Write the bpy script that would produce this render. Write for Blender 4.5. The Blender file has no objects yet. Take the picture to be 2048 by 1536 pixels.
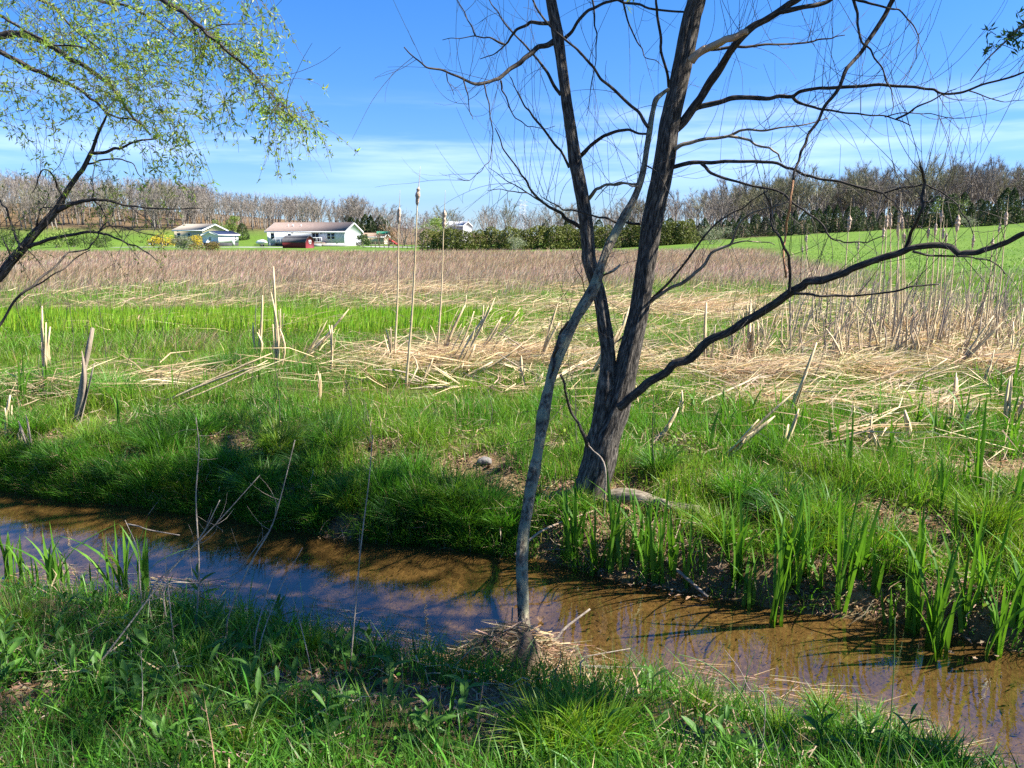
import bpy, math, random
import numpy as np
from mathutils import Vector, Matrix

SC = bpy.context.scene
COL = SC.collection
rng = np.random.default_rng(7)
random.seed(7)

# ------------------------------------------------------------------ camera
FPX, CAMZ, PITCH = 1518.0, 1.8, math.radians(11.03)
cam_d = bpy.data.cameras.new('camera')
cam_d.sensor_width = 36.0
cam_d.lens = FPX / 2048 * 36.0
cam_d.clip_start, cam_d.clip_end = 0.05, 6000
cam = bpy.data.objects.new('camera', cam_d)
COL.objects.link(cam)
cam.location = (0, 0, CAMZ)
cam.rotation_euler = (math.pi / 2 - PITCH, 0, 0)
SC.camera = cam

# ------------------------------------------------------------------ sky and sun
SUN_AZ, SUN_EL = math.radians(-4.0), math.radians(47.0)      # measured from +X; the sun stands to the right
w = bpy.data.worlds.new('World'); SC.world = w; w.use_nodes = True
nt = w.node_tree; N, L = nt.nodes, nt.links
bg = N['Background']
sky = N.new('ShaderNodeTexSky'); sky.sky_type = 'NISHITA'; sky.sun_disc = False
sky.sun_elevation = SUN_EL; sky.sun_rotation = math.pi / 2 - SUN_AZ
sky.air_density, sky.dust_density, sky.ozone_density, sky.altitude = 1.0, 0.25, 3.5, 200
hs = N.new('ShaderNodeHueSaturation'); hs.inputs['Saturation'].default_value = 1.24
tn = N.new('ShaderNodeMix'); tn.data_type = 'RGBA'; tn.blend_type = 'MULTIPLY'; tn.inputs['Factor'].default_value = 1; tn.inputs['B'].default_value = (0.92, 0.96, 1.16, 1)
L.new(sky.outputs[0], tn.inputs['A']); L.new(tn.outputs['Result'], hs.inputs['Color'])
tc = N.new('ShaderNodeTexCoord')
sep = N.new('ShaderNodeSeparateXYZ'); L.new(tc.outputs['Generated'], sep.inputs[0])
mp = N.new('ShaderNodeMapping'); mp.inputs['Scale'].default_value = (1.6, 1.6, 19.0); mp.inputs['Rotation'].default_value = (0.0, 0.035, 0.0)
L.new(tc.outputs['Generated'], mp.inputs[0])
cn = N.new('ShaderNodeTexNoise'); cn.inputs['Scale'].default_value = 1.35; cn.inputs['Detail'].default_value = 7; cn.inputs['Roughness'].default_value = 0.55
L.new(mp.outputs[0], cn.inputs['Vector'])
cr = N.new('ShaderNodeMapRange'); cr.interpolation_type = 'SMOOTHSTEP'
cr.inputs['From Min'].default_value, cr.inputs['From Max'].default_value = 0.40, 0.66
L.new(cn.outputs[0], cr.inputs[0])
el1 = N.new('ShaderNodeMapRange'); el1.interpolation_type = 'SMOOTHSTEP'
el1.inputs['From Min'].default_value, el1.inputs['From Max'].default_value = 0.02, 0.10
L.new(sep.outputs[2], el1.inputs[0])
el2 = N.new('ShaderNodeMapRange'); el2.interpolation_type = 'SMOOTHSTEP'
el2.inputs['From Min'].default_value, el2.inputs['From Max'].default_value = 0.18, 0.12
L.new(sep.outputs[2], el2.inputs[0])
m1 = N.new('ShaderNodeMath'); m1.operation = 'MULTIPLY'; L.new(el1.outputs[0], m1.inputs[0]); L.new(el2.outputs[0], m1.inputs[1])
m2 = N.new('ShaderNodeMath'); m2.operation = 'MULTIPLY'; L.new(m1.outputs[0], m2.inputs[0]); L.new(cr.outputs[0], m2.inputs[1])
m3 = N.new('ShaderNodeMath'); m3.operation = 'MULTIPLY'; m3.inputs[1].default_value = 0.5; L.new(m2.outputs[0], m3.inputs[0])
mx = N.new('ShaderNodeMix'); mx.data_type = 'RGBA'
L.new(m3.outputs[0], mx.inputs['Factor']); L.new(hs.outputs[0], mx.inputs['A'])
mx.inputs['B'].default_value = (8.6, 9.4, 11.8, 1)
hz = N.new('ShaderNodeMapRange'); hz.interpolation_type = 'SMOOTHSTEP'; hz.inputs['From Min'].default_value, hz.inputs['From Max'].default_value = -0.02, 0.34
L.new(sep.outputs[2], hz.inputs[0])
ht = N.new('ShaderNodeMix'); ht.data_type = 'RGBA'; ht.inputs['A'].default_value = (0.58, 0.72, 0.91, 1); ht.inputs['B'].default_value = (1, 1, 1, 1); L.new(hz.outputs[0], ht.inputs['Factor'])
hm = N.new('ShaderNodeMix'); hm.data_type = 'RGBA'; hm.blend_type = 'MULTIPLY'; hm.inputs['Factor'].default_value = 1
L.new(mx.outputs['Result'], hm.inputs['A']); L.new(ht.outputs['Result'], hm.inputs['B']); L.new(hm.outputs['Result'], bg.inputs['Color'])
bg.inputs['Strength'].default_value = 0.062

sd = bpy.data.lights.new('sun', 'SUN'); sd.energy = 4.9; sd.angle = math.radians(0.53); sd.color = (1.0, 0.95, 0.87)
sun = bpy.data.objects.new('sun', sd); COL.objects.link(sun)
S_DIR = Vector((math.cos(SUN_AZ) * math.cos(SUN_EL), math.sin(SUN_AZ) * math.cos(SUN_EL), math.sin(SUN_EL)))
sun.rotation_euler = (-S_DIR).to_track_quat('-Z', 'Y').to_euler()
sun.location = S_DIR * 60

SC.view_settings.view_transform = 'Standard'; SC.view_settings.look = 'None'
SC.view_settings.exposure = 1.62; SC.view_settings.gamma = 1.0; SC.view_settings.use_curve_mapping = False
SC.render.engine = 'CYCLES'
SC.cycles.max_bounces = 6; SC.cycles.transparent_max_bounces = 12; SC.cycles.diffuse_bounces = 3
SC.cycles.glossy_bounces = 3; SC.cycles.transmission_bounces = 4
SC.cycles.use_denoising = False; SC.cycles.caustics_reflective = False; SC.cycles.caustics_refractive = False

# ------------------------------------------------------------------ points from the photograph
CP, SP = math.cos(PITCH), math.sin(PITCH)
def ray(px, py):
    cx, cy = (px - 1024) / FPX, (768 - py) / FPX
    return np.array([cx, cy * SP + CP, cy * CP - SP])
def P(px, py, Y):                       # the point seen at that pixel, Y metres ahead
    d = ray(px, py); return np.array([0, 0, CAMZ]) + d * (Y / d[1])
def GZ(px, py, z):                      # ... on the level z
    d = ray(px, py); return np.array([0, 0, CAMZ]) + d * ((z - CAMZ) / d[2])
def PXM(Y): return Y / FPX              # metres per photo pixel at Y

# ------------------------------------------------------------------ noise and terrain
def vnoise(x, y, seed=0):
    x = np.asarray(x, float); y = np.asarray(y, float)
    xi, yi = np.floor(x).astype(np.int64), np.floor(y).astype(np.int64)
    fx, fy = x - xi, y - yi
    fx, fy = fx * fx * (3 - 2 * fx), fy * fy * (3 - 2 * fy)
    def h(a, b):
        n = (a * 374761393 + b * 668265263 + seed * 974711) & 0x7fffffff
        n = ((n ^ (n >> 13)) * 1274126177) & 0x7fffffff
        return ((n ^ (n >> 16)) & 0xffff) / 65535.0
    return (h(xi, yi) * (1 - fx) + h(xi + 1, yi) * fx) * (1 - fy) + (h(xi, yi + 1) * (1 - fx) + h(xi + 1, yi + 1) * fx) * fy
def fbm(x, y, seed=0, o=3):
    s, a, t = 0, 0.5, 0
    for k in range(o):
        s = s + a * vnoise(np.asarray(x) * 2 ** k, np.asarray(y) * 2 ** k, seed + k); t += a; a *= 0.5
    return s / t
def ss(a, b, x):
    t = np.clip((np.asarray(x, float) - a) / (b - a), 0, 1); return t * t * (3 - 2 * t)

WZ = -0.45                               # water level
_far = np.array([GZ(a, b, WZ)[:2] for a, b in ((-500, 940), (0, 978), (150, 1002), (330, 1020), (500, 1045), (640, 1070), (800, 1088), (950, 1100), (1090, 1115), (1200, 1150), (1330, 1178), (1480, 1205), (1620, 1228), (1800, 1248), (1920, 1275), (2048, 1310), (2600, 1380))])
_near = np.array([GZ(a, b, WZ)[:2] for a, b in ((-600, 1120), (0, 1178), (200, 1208), (420, 1225), (560, 1262), (700, 1290), (850, 1325), (960, 1350), (1100, 1372), (1270, 1372), (1420, 1415), (1560, 1452), (1700, 1470), (1850, 1520), (1960, 1590), (2500, 1800))])
def Yf(x): return np.interp(x, _far[:, 0], _far[:, 1]) + 0.07 * (vnoise(np.asarray(x) * 3.1, 3.0, 5) - 0.5)
def Yn(x): return np.interp(x, _near[:, 0], _near[:, 1]) + 0.05 * (vnoise(np.asarray(x) * 4.1, 9.0, 6) - 0.5)
def hgt(x, y):
    x = np.asarray(x, float); y = np.asarray(y, float)
    sf, sn = y - Yf(x), Yn(x) - y
    far = WZ + 0.23 * ss(-0.02, 0.24, sf) + 0.21 * ss(0.2, 1.6, sf) + 0.03 * ss(1.5, 5, sf)
    far = far + 0.16 * (fbm(x * 2.0, y * 2.0, 11) - 0.5) * ss(0.05, 0.5, sf) * (1 - ss(8, 14, y)) + 0.10 * (fbm(x * .35, y * .35, 12) - .5) * ss(6, 12, y)
    near = WZ + 0.20 * ss(-0.03, 0.45, sn) + 0.16 * ss(0.3, 1.8, sn) + 0.06 * (fbm(x * 3, y * 3, 13) - 0.5) * ss(0, .4, sn)
    wet = np.minimum(-sf, -sn)
    bed = WZ - 0.015 - 0.15 * ss(0.0, 0.75, wet) + 0.035 * (fbm(x * 2.5 + y, y * 3.5, 14) - 0.5)
    z = np.where(sf > 0, far, np.where(sn > 0, near, bed))
    z = z - 0.45 * ss(60, 130, y) * (1 - ss(-10, 25, x))
    z = z + 0.062 * np.clip(x - 16, 0, 320) * ss(62, 130, y)
    z = z + 4.2 * ss(186, 222, y) * ss(-35, -60, x) + 0.05 * np.clip(-x - 75, 0, 400) * ss(195, 280, y) + 4.5 * ss(212, 275, y) * ss(-40, -130, x)
    z = z + 1.2 * (fbm(x * .03, y * .03, 15) - .5) * ss(90, 220, y)
    return z
def gz(x, y): return float(hgt(x, y))
_TT = np.concatenate([np.arange(1.0, 14, .006), np.geomspace(14, 400, 1500)])
def GT(px, py):                          # the terrain point seen at that pixel
    d = ray(px, py); t = _TT if py < 640 else _TT[:2400]
    z = CAMZ + d[2] * t - hgt(d[0] * t, d[1] * t); k = int(np.argmax(z <= 0))
    if z[k] > 0: k = len(t) - 1
    return np.array([0, 0, CAMZ]) + d * t[k]

# ------------------------------------------------------------------ materials
MATS = {}
def nodes_mat(name):
    m = bpy.data.materials.new(name); m.use_nodes = True; MATS[name] = m
    return m, m.node_tree.nodes, m.node_tree.links, m.node_tree.nodes['Principled BSDF']
def ramp(N, stops):
    r = N.new('ShaderNodeValToRGB'); e = r.color_ramp.elements
    while len(e) < len(stops): e.new(0.5)
    for k, (p, c) in enumerate(stops): e[k].position = p; e[k].color = (*c, 1)
    return r
def surf(name, c1, c2, scale=6.0, rough=0.8, bump=0.2, stretch=(1, 1, 1), coord='Object', spec=0.3, bscale=None, detail=6, metal=0.0):
    m, N, L, B = nodes_mat(name)
    t = N.new('ShaderNodeTexCoord'); mp = N.new('ShaderNodeMapping'); mp.inputs['Scale'].default_value = stretch
    L.new(t.outputs[coord], mp.inputs[0])
    n = N.new('ShaderNodeTexNoise'); n.inputs['Scale'].default_value = scale; n.inputs['Detail'].default_value = detail; n.inputs['Roughness'].default_value = 0.62
    L.new(mp.outputs[0], n.inputs['Vector'])
    r = ramp(N, ((0.3, c1), (0.7, c2))); L.new(n.outputs[0], r.inputs[0]); L.new(r.outputs[0], B.inputs['Base Color'])
    n2 = N.new('ShaderNodeTexNoise'); n2.inputs['Scale'].default_value = bscale or scale * 3; n2.inputs['Detail'].default_value = 5
    L.new(mp.outputs[0], n2.inputs['Vector'])
    b = N.new('ShaderNodeBump'); b.inputs['Strength'].default_value = bump; b.inputs['Distance'].default_value = 0.02
    L.new(n2.outputs[0], b.inputs['Height']); L.new(b.outputs[0], B.inputs['Normal'])
    B.inputs['Roughness'].default_value = rough; B.inputs['Specular IOR Level'].default_value = spec; B.inputs['Metallic'].default_value = metal
    return m
def blade_mat(name, trans=0.45, rough=0.45, tint=(1.1, 1.2, 0.6), spec=0.3, fixed=None):
    """leaf tissue: reflects and lets light through; colour from the blade's own 'col' attribute (or fixed)"""
    m, N, L, B = nodes_mat(name)
    if fixed is None:
        a = N.new('ShaderNodeAttribute'); a.attribute_name = 'col'; src = a.outputs['Color']
    else:
        g = N.new('ShaderNodeNewGeometry'); o = N.new('ShaderNodeObjectInfo')
        t = N.new('ShaderNodeTexCoord'); n = N.new('ShaderNodeTexNoise'); n.inputs['Scale'].default_value = 9
        L.new(t.outputs['Object'], n.inputs['Vector'])
        ad = N.new('ShaderNodeMath'); ad.operation = 'MULTIPLY_ADD'; ad.inputs[1].default_value = 0.5
        L.new(o.outputs['Random'], ad.inputs[0]); L.new(n.outputs[0], ad.inputs[2])
        r = ramp(N, ((0.35, fixed[0]), (0.95, fixed[1]))); L.new(ad.outputs[0], r.inputs[0]); src = r.outputs[0]
    L.new(src, B.inputs['Base Color'])
    B.inputs['Roughness'].default_value = rough; B.inputs['Specular IOR Level'].default_value = spec
    mu = N.new('ShaderNodeMix'); mu.data_type = 'RGBA'; mu.blend_type = 'MULTIPLY'; mu.inputs['Factor'].default_value = 1
    L.new(src, mu.inputs['A']); mu.inputs['B'].default_value = (*tint, 1)
    T = N.new('ShaderNodeBsdfTranslucent'); L.new(mu.outputs['Result'], T.inputs[0])
    ms = N.new('ShaderNodeMixShader'); ms.inputs[0].default_value = trans
    L.new(B.outputs[0], ms.inputs[1]); L.new(T.outputs[0], ms.inputs[2])
    L.new(ms.outputs[0], N['Material Output'].inputs[0])
    return m
def bark_mat(name, dark, mid, light, scale=1.0, lichen=None, depth=0.012, zs=0.26):
    m, N, L, B = nodes_mat(name)
    a = N.new('ShaderNodeAttribute'); a.attribute_name = 'bk'
    mp = N.new('ShaderNodeMapping'); mp.inputs['Scale'].default_value = (1, 1, zs); L.new(a.outputs['Vector'], mp.inputs[0])
    v = N.new('ShaderNodeTexNoise'); v.inputs['Scale'].default_value = 62 * scale; v.inputs['Detail'].default_value = 4; v.inputs['Roughness'].default_value = 0.55; v.inputs['Distortion'].default_value = 0.4
    L.new(mp.outputs[0], v.inputs['Vector'])
    n = N.new('ShaderNodeTexNoise'); n.inputs['Scale'].default_value = 14; n.inputs['Detail'].default_value = 6; L.new(a.outputs['Vector'], n.inputs['Vector'])
    r = ramp(N, ((0.36, dark), (0.5, mid), (0.68, light))); L.new(v.outputs[0], r.inputs[0])  # bump noise picks the tone: crevice darkness is put into the bark colour
    col = r.outputs[0]
    if lichen:
        n3 = N.new('ShaderNodeTexNoise'); n3.inputs['Scale'].default_value = 11; n3.inputs['Detail'].default_value = 5; L.new(a.outputs['Vector'], n3.inputs['Vector'])
        r3 = ramp(N, ((0.5, (0, 0, 0)), (0.6, (1, 1, 1)))); L.new(n3.outputs[0], r3.inputs[0])
        mm = N.new('ShaderNodeMix'); mm.data_type = 'RGBA'; L.new(r3.outputs[0], mm.inputs['Factor']); L.new(col, mm.inputs['A']); mm.inputs['B'].default_value = (*lichen, 1)
        col = mm.outputs['Result']
    mu = N.new('ShaderNodeMix'); mu.data_type = 'RGBA'; mu.blend_type = 'MULTIPLY'; mu.inputs['Factor'].default_value = 0.6
    r2 = ramp(N, ((0.3, (0.55, 0.53, 0.5)), (0.7, (1.15, 1.12, 1.05)))); L.new(n.outputs[0], r2.inputs[0])
    L.new(col, mu.inputs['A']); L.new(r2.outputs[0], mu.inputs['B']); L.new(mu.outputs['Result'], B.inputs['Base Color'])
    b = N.new('ShaderNodeBump'); b.inputs['Strength'].default_value = 0.9; b.inputs['Distance'].default_value = depth
    L.new(v.outputs[0], b.inputs['Height']); L.new(b.outputs[0], B.inputs['Normal'])
    B.inputs['Roughness'].default_value = 0.9; B.inputs['Specular IOR Level'].default_value = 0.15
    return m

M_GRASS = blade_mat('grass_blades', 0.42)
M_DRY = blade_mat('dry_stems', 0.3, 0.6, (1.1, 1.0, 0.85), 0.25)
M_IRIS = blade_mat('sword_leaves', 0.38, 0.5, (1.3, 1.25, 0.6), 0.2, fixed=((0.045, 0.14, 0.015), (0.12, 0.27, 0.025)))
M_WEED = blade_mat('broad_leaves', 0.32, 0.5, (1.25, 1.2, 0.6), 0.25, fixed=((0.045, 0.12, 0.02), (0.09, 0.2, 0.03)))
M_DEADLEAF = blade_mat('dead_leaves', 0.12, 0.7, (1.1, 0.9, 0.7), 0.2, fixed=((0.16, 0.09, 0.05), (0.36, 0.25, 0.16)))
M_WLEAF = blade_mat('willow_leaves', 0.55, 0.4, (1.2, 1.2, 0.6), 0.4)
M_BARK = bark_mat('willow_bark', (0.022, 0.019, 0.017), (0.08, 0.07, 0.06), (0.21, 0.185, 0.155), 0.9, depth=0.02)
M_BARK2 = bark_mat('grey_lichened_bark', (0.06, 0.05, 0.038), (0.17, 0.145, 0.105), (0.3, 0.26, 0.19), 0.8, lichen=(0.26, 0.255, 0.17), depth=0.014, zs=0.75)
M_BRANCH = bark_mat('branch_bark', (0.025, 0.022, 0.02), (0.058, 0.05, 0.044), (0.13, 0.112, 0.092), 1.4, depth=0.004)
M_BRANCHP = bark_mat('pale_branch_bark', (0.12, 0.1, 0.07), (0.24, 0.2, 0.15), (0.38, 0.33, 0.25), 1.2, depth=0.004)
M_TWIG = surf('twig_bark', (0.05, 0.042, 0.036), (0.11, 0.092, 0.076), 20, 0.8, 0.1)
M_DEADWOOD = surf('stripped_wood', (0.3, 0.2, 0.12), (0.52, 0.38, 0.25), 8, 0.7, 0.3, (1, 1, 1))
M_ORANGE = surf('split_orange_wood', (0.25, 0.11, 0.04), (0.42, 0.22, 0.1), 12, 0.7, 0.3)
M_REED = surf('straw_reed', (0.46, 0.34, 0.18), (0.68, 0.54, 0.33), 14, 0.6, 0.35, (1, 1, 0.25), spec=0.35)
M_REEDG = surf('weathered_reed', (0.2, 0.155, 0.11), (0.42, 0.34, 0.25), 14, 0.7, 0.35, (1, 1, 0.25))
M_FLUFF = surf('seed_fluff', (0.44, 0.31, 0.22), (0.70, 0.55, 0.42), 60, 0.95, 0.8, spec=0.05, bscale=160)
M_STICK = surf('dead_stick', (0.16, 0.125, 0.095), (0.36, 0.3, 0.235), 18, 0.85, 0.4)
M_STONE = surf('grey_stone', (0.12, 0.11, 0.095), (0.22, 0.2, 0.18), 15, 0.85, 0.4)

# ------------------------------------------------------------------ mesh helpers
def mesh_np(name, V, polys, mat, smooth=True, attrs=None):
    """V (n,3); polys: list of int arrays (m,k) with the same k each"""
    me = bpy.data.meshes.new(name)
    V = np.asarray(V, np.float32)
    me.vertices.add(len(V)); me.vertices.foreach_set('co', V.ravel())
    tot = sum(p.size for p in polys); npol = sum(len(p) for p in polys)
    me.loops.add(tot); me.polygons.add(npol)
    me.loops.foreach_set('vertex_index', np.concatenate([np.asarray(p, np.int32).ravel() for p in polys]))
    st, c = [], 0
    for p in polys:
        st.append(c + np.arange(len(p), dtype=np.int32) * p.shape[1]); c += p.size
    me.polygons.foreach_set('loop_start', np.concatenate(st).astype(np.int32))
    if smooth: me.polygons.foreach_set('use_smooth', np.ones(npol, bool))
    for k, (a, typ) in (attrs or {}).items():
        at = me.attributes.new(k, typ, 'POINT')
        if typ == 'FLOAT_COLOR':
            c4 = np.ones((len(V), 4), np.float32); c4[:, :3] = a; at.data.foreach_set('color', c4.ravel())
        else:
            at.data.foreach_set('vector', np.asarray(a, np.float32).ravel())
    me.update(calc_edges=True)
    if mat: me.materials.append(mat)
    return me
def link(name, me, parent=None, ploc=None):
    o = bpy.data.objects.new(name, me); COL.objects.link(o)
    if parent is not None:
        o.parent = parent
        if ploc is not None: o.matrix_parent_inverse = Matrix.Translation(-Vector(ploc))
    return o
def tag(o, label=None, cat=None, group=None, kind=None):
    if label: o['label'] = label
    if cat: o['category'] = cat
    if group: o['group'] = group
    if kind: o['kind'] = kind
    return o
def thing(name, loc, label, cat, group=None, rz=0.0):
    o = bpy.data.objects.new(name, None); COL.objects.link(o); o.location = tuple(map(float, loc)); o.rotation_euler = (0, 0, rz)
    o.empty_display_size = 0.1
    return tag(o, label, cat, group)
class MB:
    """collects shapes for one mesh"""
    def __init__(s): s.v, s.q, s.t, s.bk, s.n = [], [], [], [], 0
    def add(s, V, q=None, t=None, bk=None):
        V = np.asarray(V, float)
        if q is not None and len(q): s.q.append(np.asarray(q, np.int64) + s.n)
        if t is not None and len(t): s.t.append(np.asarray(t, np.int64) + s.n)
        s.v.append(V); s.bk.append(V if bk is None else bk); s.n += len(V)
    def box(s, x0, x1, y0, y1, z0, z1):
        V = [(x, y, z) for z in (z0, z1) for y in (y0, y1) for x in (x0, x1)]
        s.add(V, [(0, 2, 3, 1), (4, 5, 7, 6), (0, 1, 5, 4), (2, 6, 7, 3), (0, 4, 6, 2), (1, 3, 7, 5)])
    def prism(s, poly, a0, a1, axis='x'):
        n = len(poly); V = []
        for a in (a0, a1):
            for u, z in poly: V.append((a, u, z) if axis == 'x' else (u, a, z))
        s.add(V, [(k, (k + 1) % n, n + (k + 1) % n, n + k) for k in range(n)], [(0, k, k + 1) for k in range(1, n - 1)] + [(n, n + k + 1, n + k) for k in range(1, n - 1)])
    def bar(s, p, q, r, sides=4):
        s.tube([p, q], [r, r], sides, 1)
    def tube(s, pts, rad, sides=6, sub=4, rough=0.0, seed=0, cap=True):
        pts = np.asarray(pts, float); rad = np.asarray(rad, float)
        if len(pts) > 2 and sub > 1: pts, rad = smooth_line(pts, rad, sub)
        n = len(pts)
        tan = np.gradient(pts, axis=0); tan /= np.linalg.norm(tan, axis=1)[:, None] + 1e-12
        ref = np.array([0.0, 1.0, 0.0]) if abs(tan[0][1]) < 0.9 else np.array([1.0, 0, 0])
        u = np.cross(tan[0], ref); u /= np.linalg.norm(u)
        ln = np.concatenate([[0], np.cumsum(np.linalg.norm(np.diff(pts, axis=0), axis=1))])
        th = np.arange(sides) / sides * 2 * np.pi
        V = np.empty((n, sides, 3)); BK = np.empty((n, sides, 3))
        for k in range(n):
            u = u - tan[k] * np.dot(u, tan[k]); u /= np.linalg.norm(u) + 1e-12
            b = np.cross(tan[k], u)
            rr = np.full(sides, rad[k])
            if rough:
                rr = rad[k] * (1 + rough * (2 * vnoise(np.cos(th) * 4.0 + 40 + seed, np.sin(th) * 4.0 + ln[k] * 2.2, seed) - 1) + 0.6 * rough * (2 * vnoise(np.cos(th) * 9 + 70, np.sin(th) * 9 + ln[k] * 9, seed + 3) - 1))
            V[k] = pts[k] + rr[:, None] * (np.cos(th)[:, None] * u + np.sin(th)[:, None] * b)
            BK[k] = np.stack([np.cos(th) * rad[0], np.sin(th) * rad[0], np.full(sides, ln[k] + seed * 1.7)], 1)
        i = np.arange(n - 1)[:, None] * sides; j = np.arange(sides)[None]; j2 = (j + 1) % sides
        q = np.stack([i + j, i + j2, i + sides + j2, i + sides + j], -1).reshape(-1, 4)
        V = V.reshape(-1, 3); BK = BK.reshape(-1, 3)
        t = None
        if cap and sides > 2:
            e = (n - 1) * sides
            t = [(0, k + 1, k) for k in range(1, sides - 1)] + [(e, e + k, e + k + 1) for k in range(1, sides - 1)]
        s.add(V, q, t, BK)
    def mesh(s, name, mat, smooth=False, bk=False):
        polys = []
        if s.q: polys.append(np.concatenate(s.q))
        if s.t: polys.append(np.concatenate(s.t))
        V = np.concatenate(s.v)
        return mesh_np(name, V, polys, mat, smooth, {'bk': (np.concatenate(s.bk), 'FLOAT_VECTOR')} if bk else None)
    def build(s, name, mat, parent=None, ploc=None, smooth=False, bk=False):
        return link(name, s.mesh(name, mat, smooth, bk), parent, ploc)
def smooth_line(p, r, sub):
    P0 = np.vstack([2 * p[0] - p[1], p, 2 * p[-1] - p[-2]]); out, ro = [], []
    for k in range(len(p) - 1):
        a, b, c, d = P0[k:k + 4]
        for t in np.arange(sub) / sub:
            out.append(0.5 * (2 * b + (c - a) * t + (2 * a - 5 * b + 4 * c - d) * t * t + (3 * b - a - 3 * c + d) * t ** 3))
            ro.append(r[k] * (1 - t) + r[k + 1] * t)
    out.append(p[-1]); ro.append(r[-1])
    return np.array(out), np.array(ro)
ORD = 'first second third fourth fifth sixth seventh eighth ninth tenth eleventh twelfth thirteenth fourteenth fifteenth sixteenth seventeenth eighteenth nineteenth twentieth'.split()
TENS = {2: 'twenty', 3: 'thirty', 4: 'forty', 5: 'fifty', 6: 'sixty', 7: 'seventy'}
TENTH = {3: 'thirtieth', 4: 'fortieth', 5: 'fiftieth', 6: 'sixtieth', 7: 'seventieth'}
def ordinal(n):                          # 1-based
    if n <= 20: return ORD[n - 1]
    return TENTH[n // 10] if n % 10 == 0 else TENS[n // 10] + '-' + ORD[n % 10 - 1]

def blades(name, pos, h, wd, ang, lean, col, mat, seg=2, face=None, tipcol=None, fold=0.55):
    """many grass blades as one mesh: pos (n,3), height, width, bend direction, bend amount 0..1, colour (n,3)"""
    n = len(pos); pos = np.asarray(pos, float)
    face = rng.uniform(0, 2 * np.pi, n) if face is None else face
    sx, sy = np.cos(face) * wd / 2, np.sin(face) * wd / 2
    dx, dy = np.cos(ang), np.sin(ang)
    rows, cols = [], []
    for k in range(seg):
        t = k / seg; off = lean * h * t ** 1.8; z = h * t * (1 - 0.45 * lean * t)
        ww = (1 - 0.55 * t ** 2) if k else 0.8
        c = pos + np.stack([dx * off, dy * off, z], 1)
        for sgn in (-1, 1):
            rows.append(c + sgn * np.stack([sx * ww, sy * ww, np.zeros(n)], 1)); cols.append(col if tipcol is None else col * (1 - t) + tipcol * t)
    off = lean * h; z = h * (1 - 0.45 * lean)
    rows.append(pos + np.stack([dx * off, dy * off, z], 1)); cols.append(col if tipcol is None else tipcol)
    m = 2 * seg + 1
    V = np.stack(rows, 1).reshape(-1, 3); C = np.stack(cols, 1).reshape(-1, 3)
    b = np.arange(n)[:, None] * m
    polys = []
    for k in range(seg - 1): polys.append(b + np.array([[2 * k, 2 * k + 1, 2 * k + 3, 2 * k + 2]]))
    e = 2 * (seg - 1); polys = [np.concatenate(polys)] if polys else []
    polys.append(b + np.array([[e, e + 1, e + 2]]))
    return mesh_np(name, V, polys, mat, True, {'col': (C, 'FLOAT_COLOR')})
def vary(base, n, s=0.2, hue=0.12):
    base = np.asarray(base, float)
    k = 1 + s * rng.standard_normal((n, 1)); g = 1 + hue * rng.standard_normal((n, 3))
    return np.clip(base * k * g, 0.004, 0.9)

# ================================================================== GROUND AND WATER
DIRT = [(960, 935, .34, .22), (1010, 975, .3, .2), (460, 885, .3, .2), (300, 925, .32, .25), (750, 905, .3, .2), (1250, 1000, .35, .25), (1120, 985, .22, .2), (1990, 945, .7, .35),
        (1840, 1065, .45, .22), (1720, 1025, .25, .2), (1370, 1110, .3, .25), (1300, 1060, .25, .2), (375, 765, .45, .3), (690, 1050, .18, .2), (1640, 1140, .16, .16), (60, 890, .4, .25), (1440, 965, .2, .12), (560, 985, .12, .12), (1180, 1060, .25, .2)]
DIRT += [(1250, 1128, .22, .14), (1390, 1165, .3, .15), (1540, 1195, .32, .14), (1690, 1212, .34, .13), (1840, 1238, .3, .14), (1960, 1262, .25, .14), (1120, 1085, .25, .12), (870, 930, .2, .12)]
DIRT = [(*GT(a, b)[:2], c * 1.2, d * 1.25) for a, b, c, d in DIRT]
NEARDIRT = [(780, 1400, .28, .12), (960, 1420, .4, .14), (620, 1380, .22, .12), (60, 1400, .15, .15), (1480, 1490, .3, .1), (1050, 1480, .3, .12), (560, 1240, .2, .08), (760, 1310, .25, .08), (300, 1200, .15, .05)]
NEARDIRT = [(*GT(a, b)[:2], c * 1.25, d * 1.5) for a, b, c, d in NEARDIRT]
def dirt(x, y):
    d = np.zeros_like(np.asarray(x, float)); nz = 0.7 + 0.6 * fbm(np.asarray(x) * 7, np.asarray(y) * 7, 31)
    for cx, cy, a, b in DIRT + NEARDIRT:
        d = np.maximum(d, 1 - np.sqrt(((x - cx) / a) ** 2 + ((y - cy) / b) ** 2) * nz)
    return np.clip(d * 2.0, 0, 1)
def brown_zone(x, y):                    # the tall brown meadow beyond the wet ground
    e = 9.0 * (fbm(x * .2, y * .16, 40) - .5) * 2
    return ss(19 + e, 35 + e, y) * (1 - ss(88, 94, y + 4 * (fbm(x * .1, y * .1, 41) - .5))) * (1 - ss(5 + .21 * y, 9 + .23 * y, x + 3 * (fbm(x * .2, y * .2, 42) - .5)))

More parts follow.
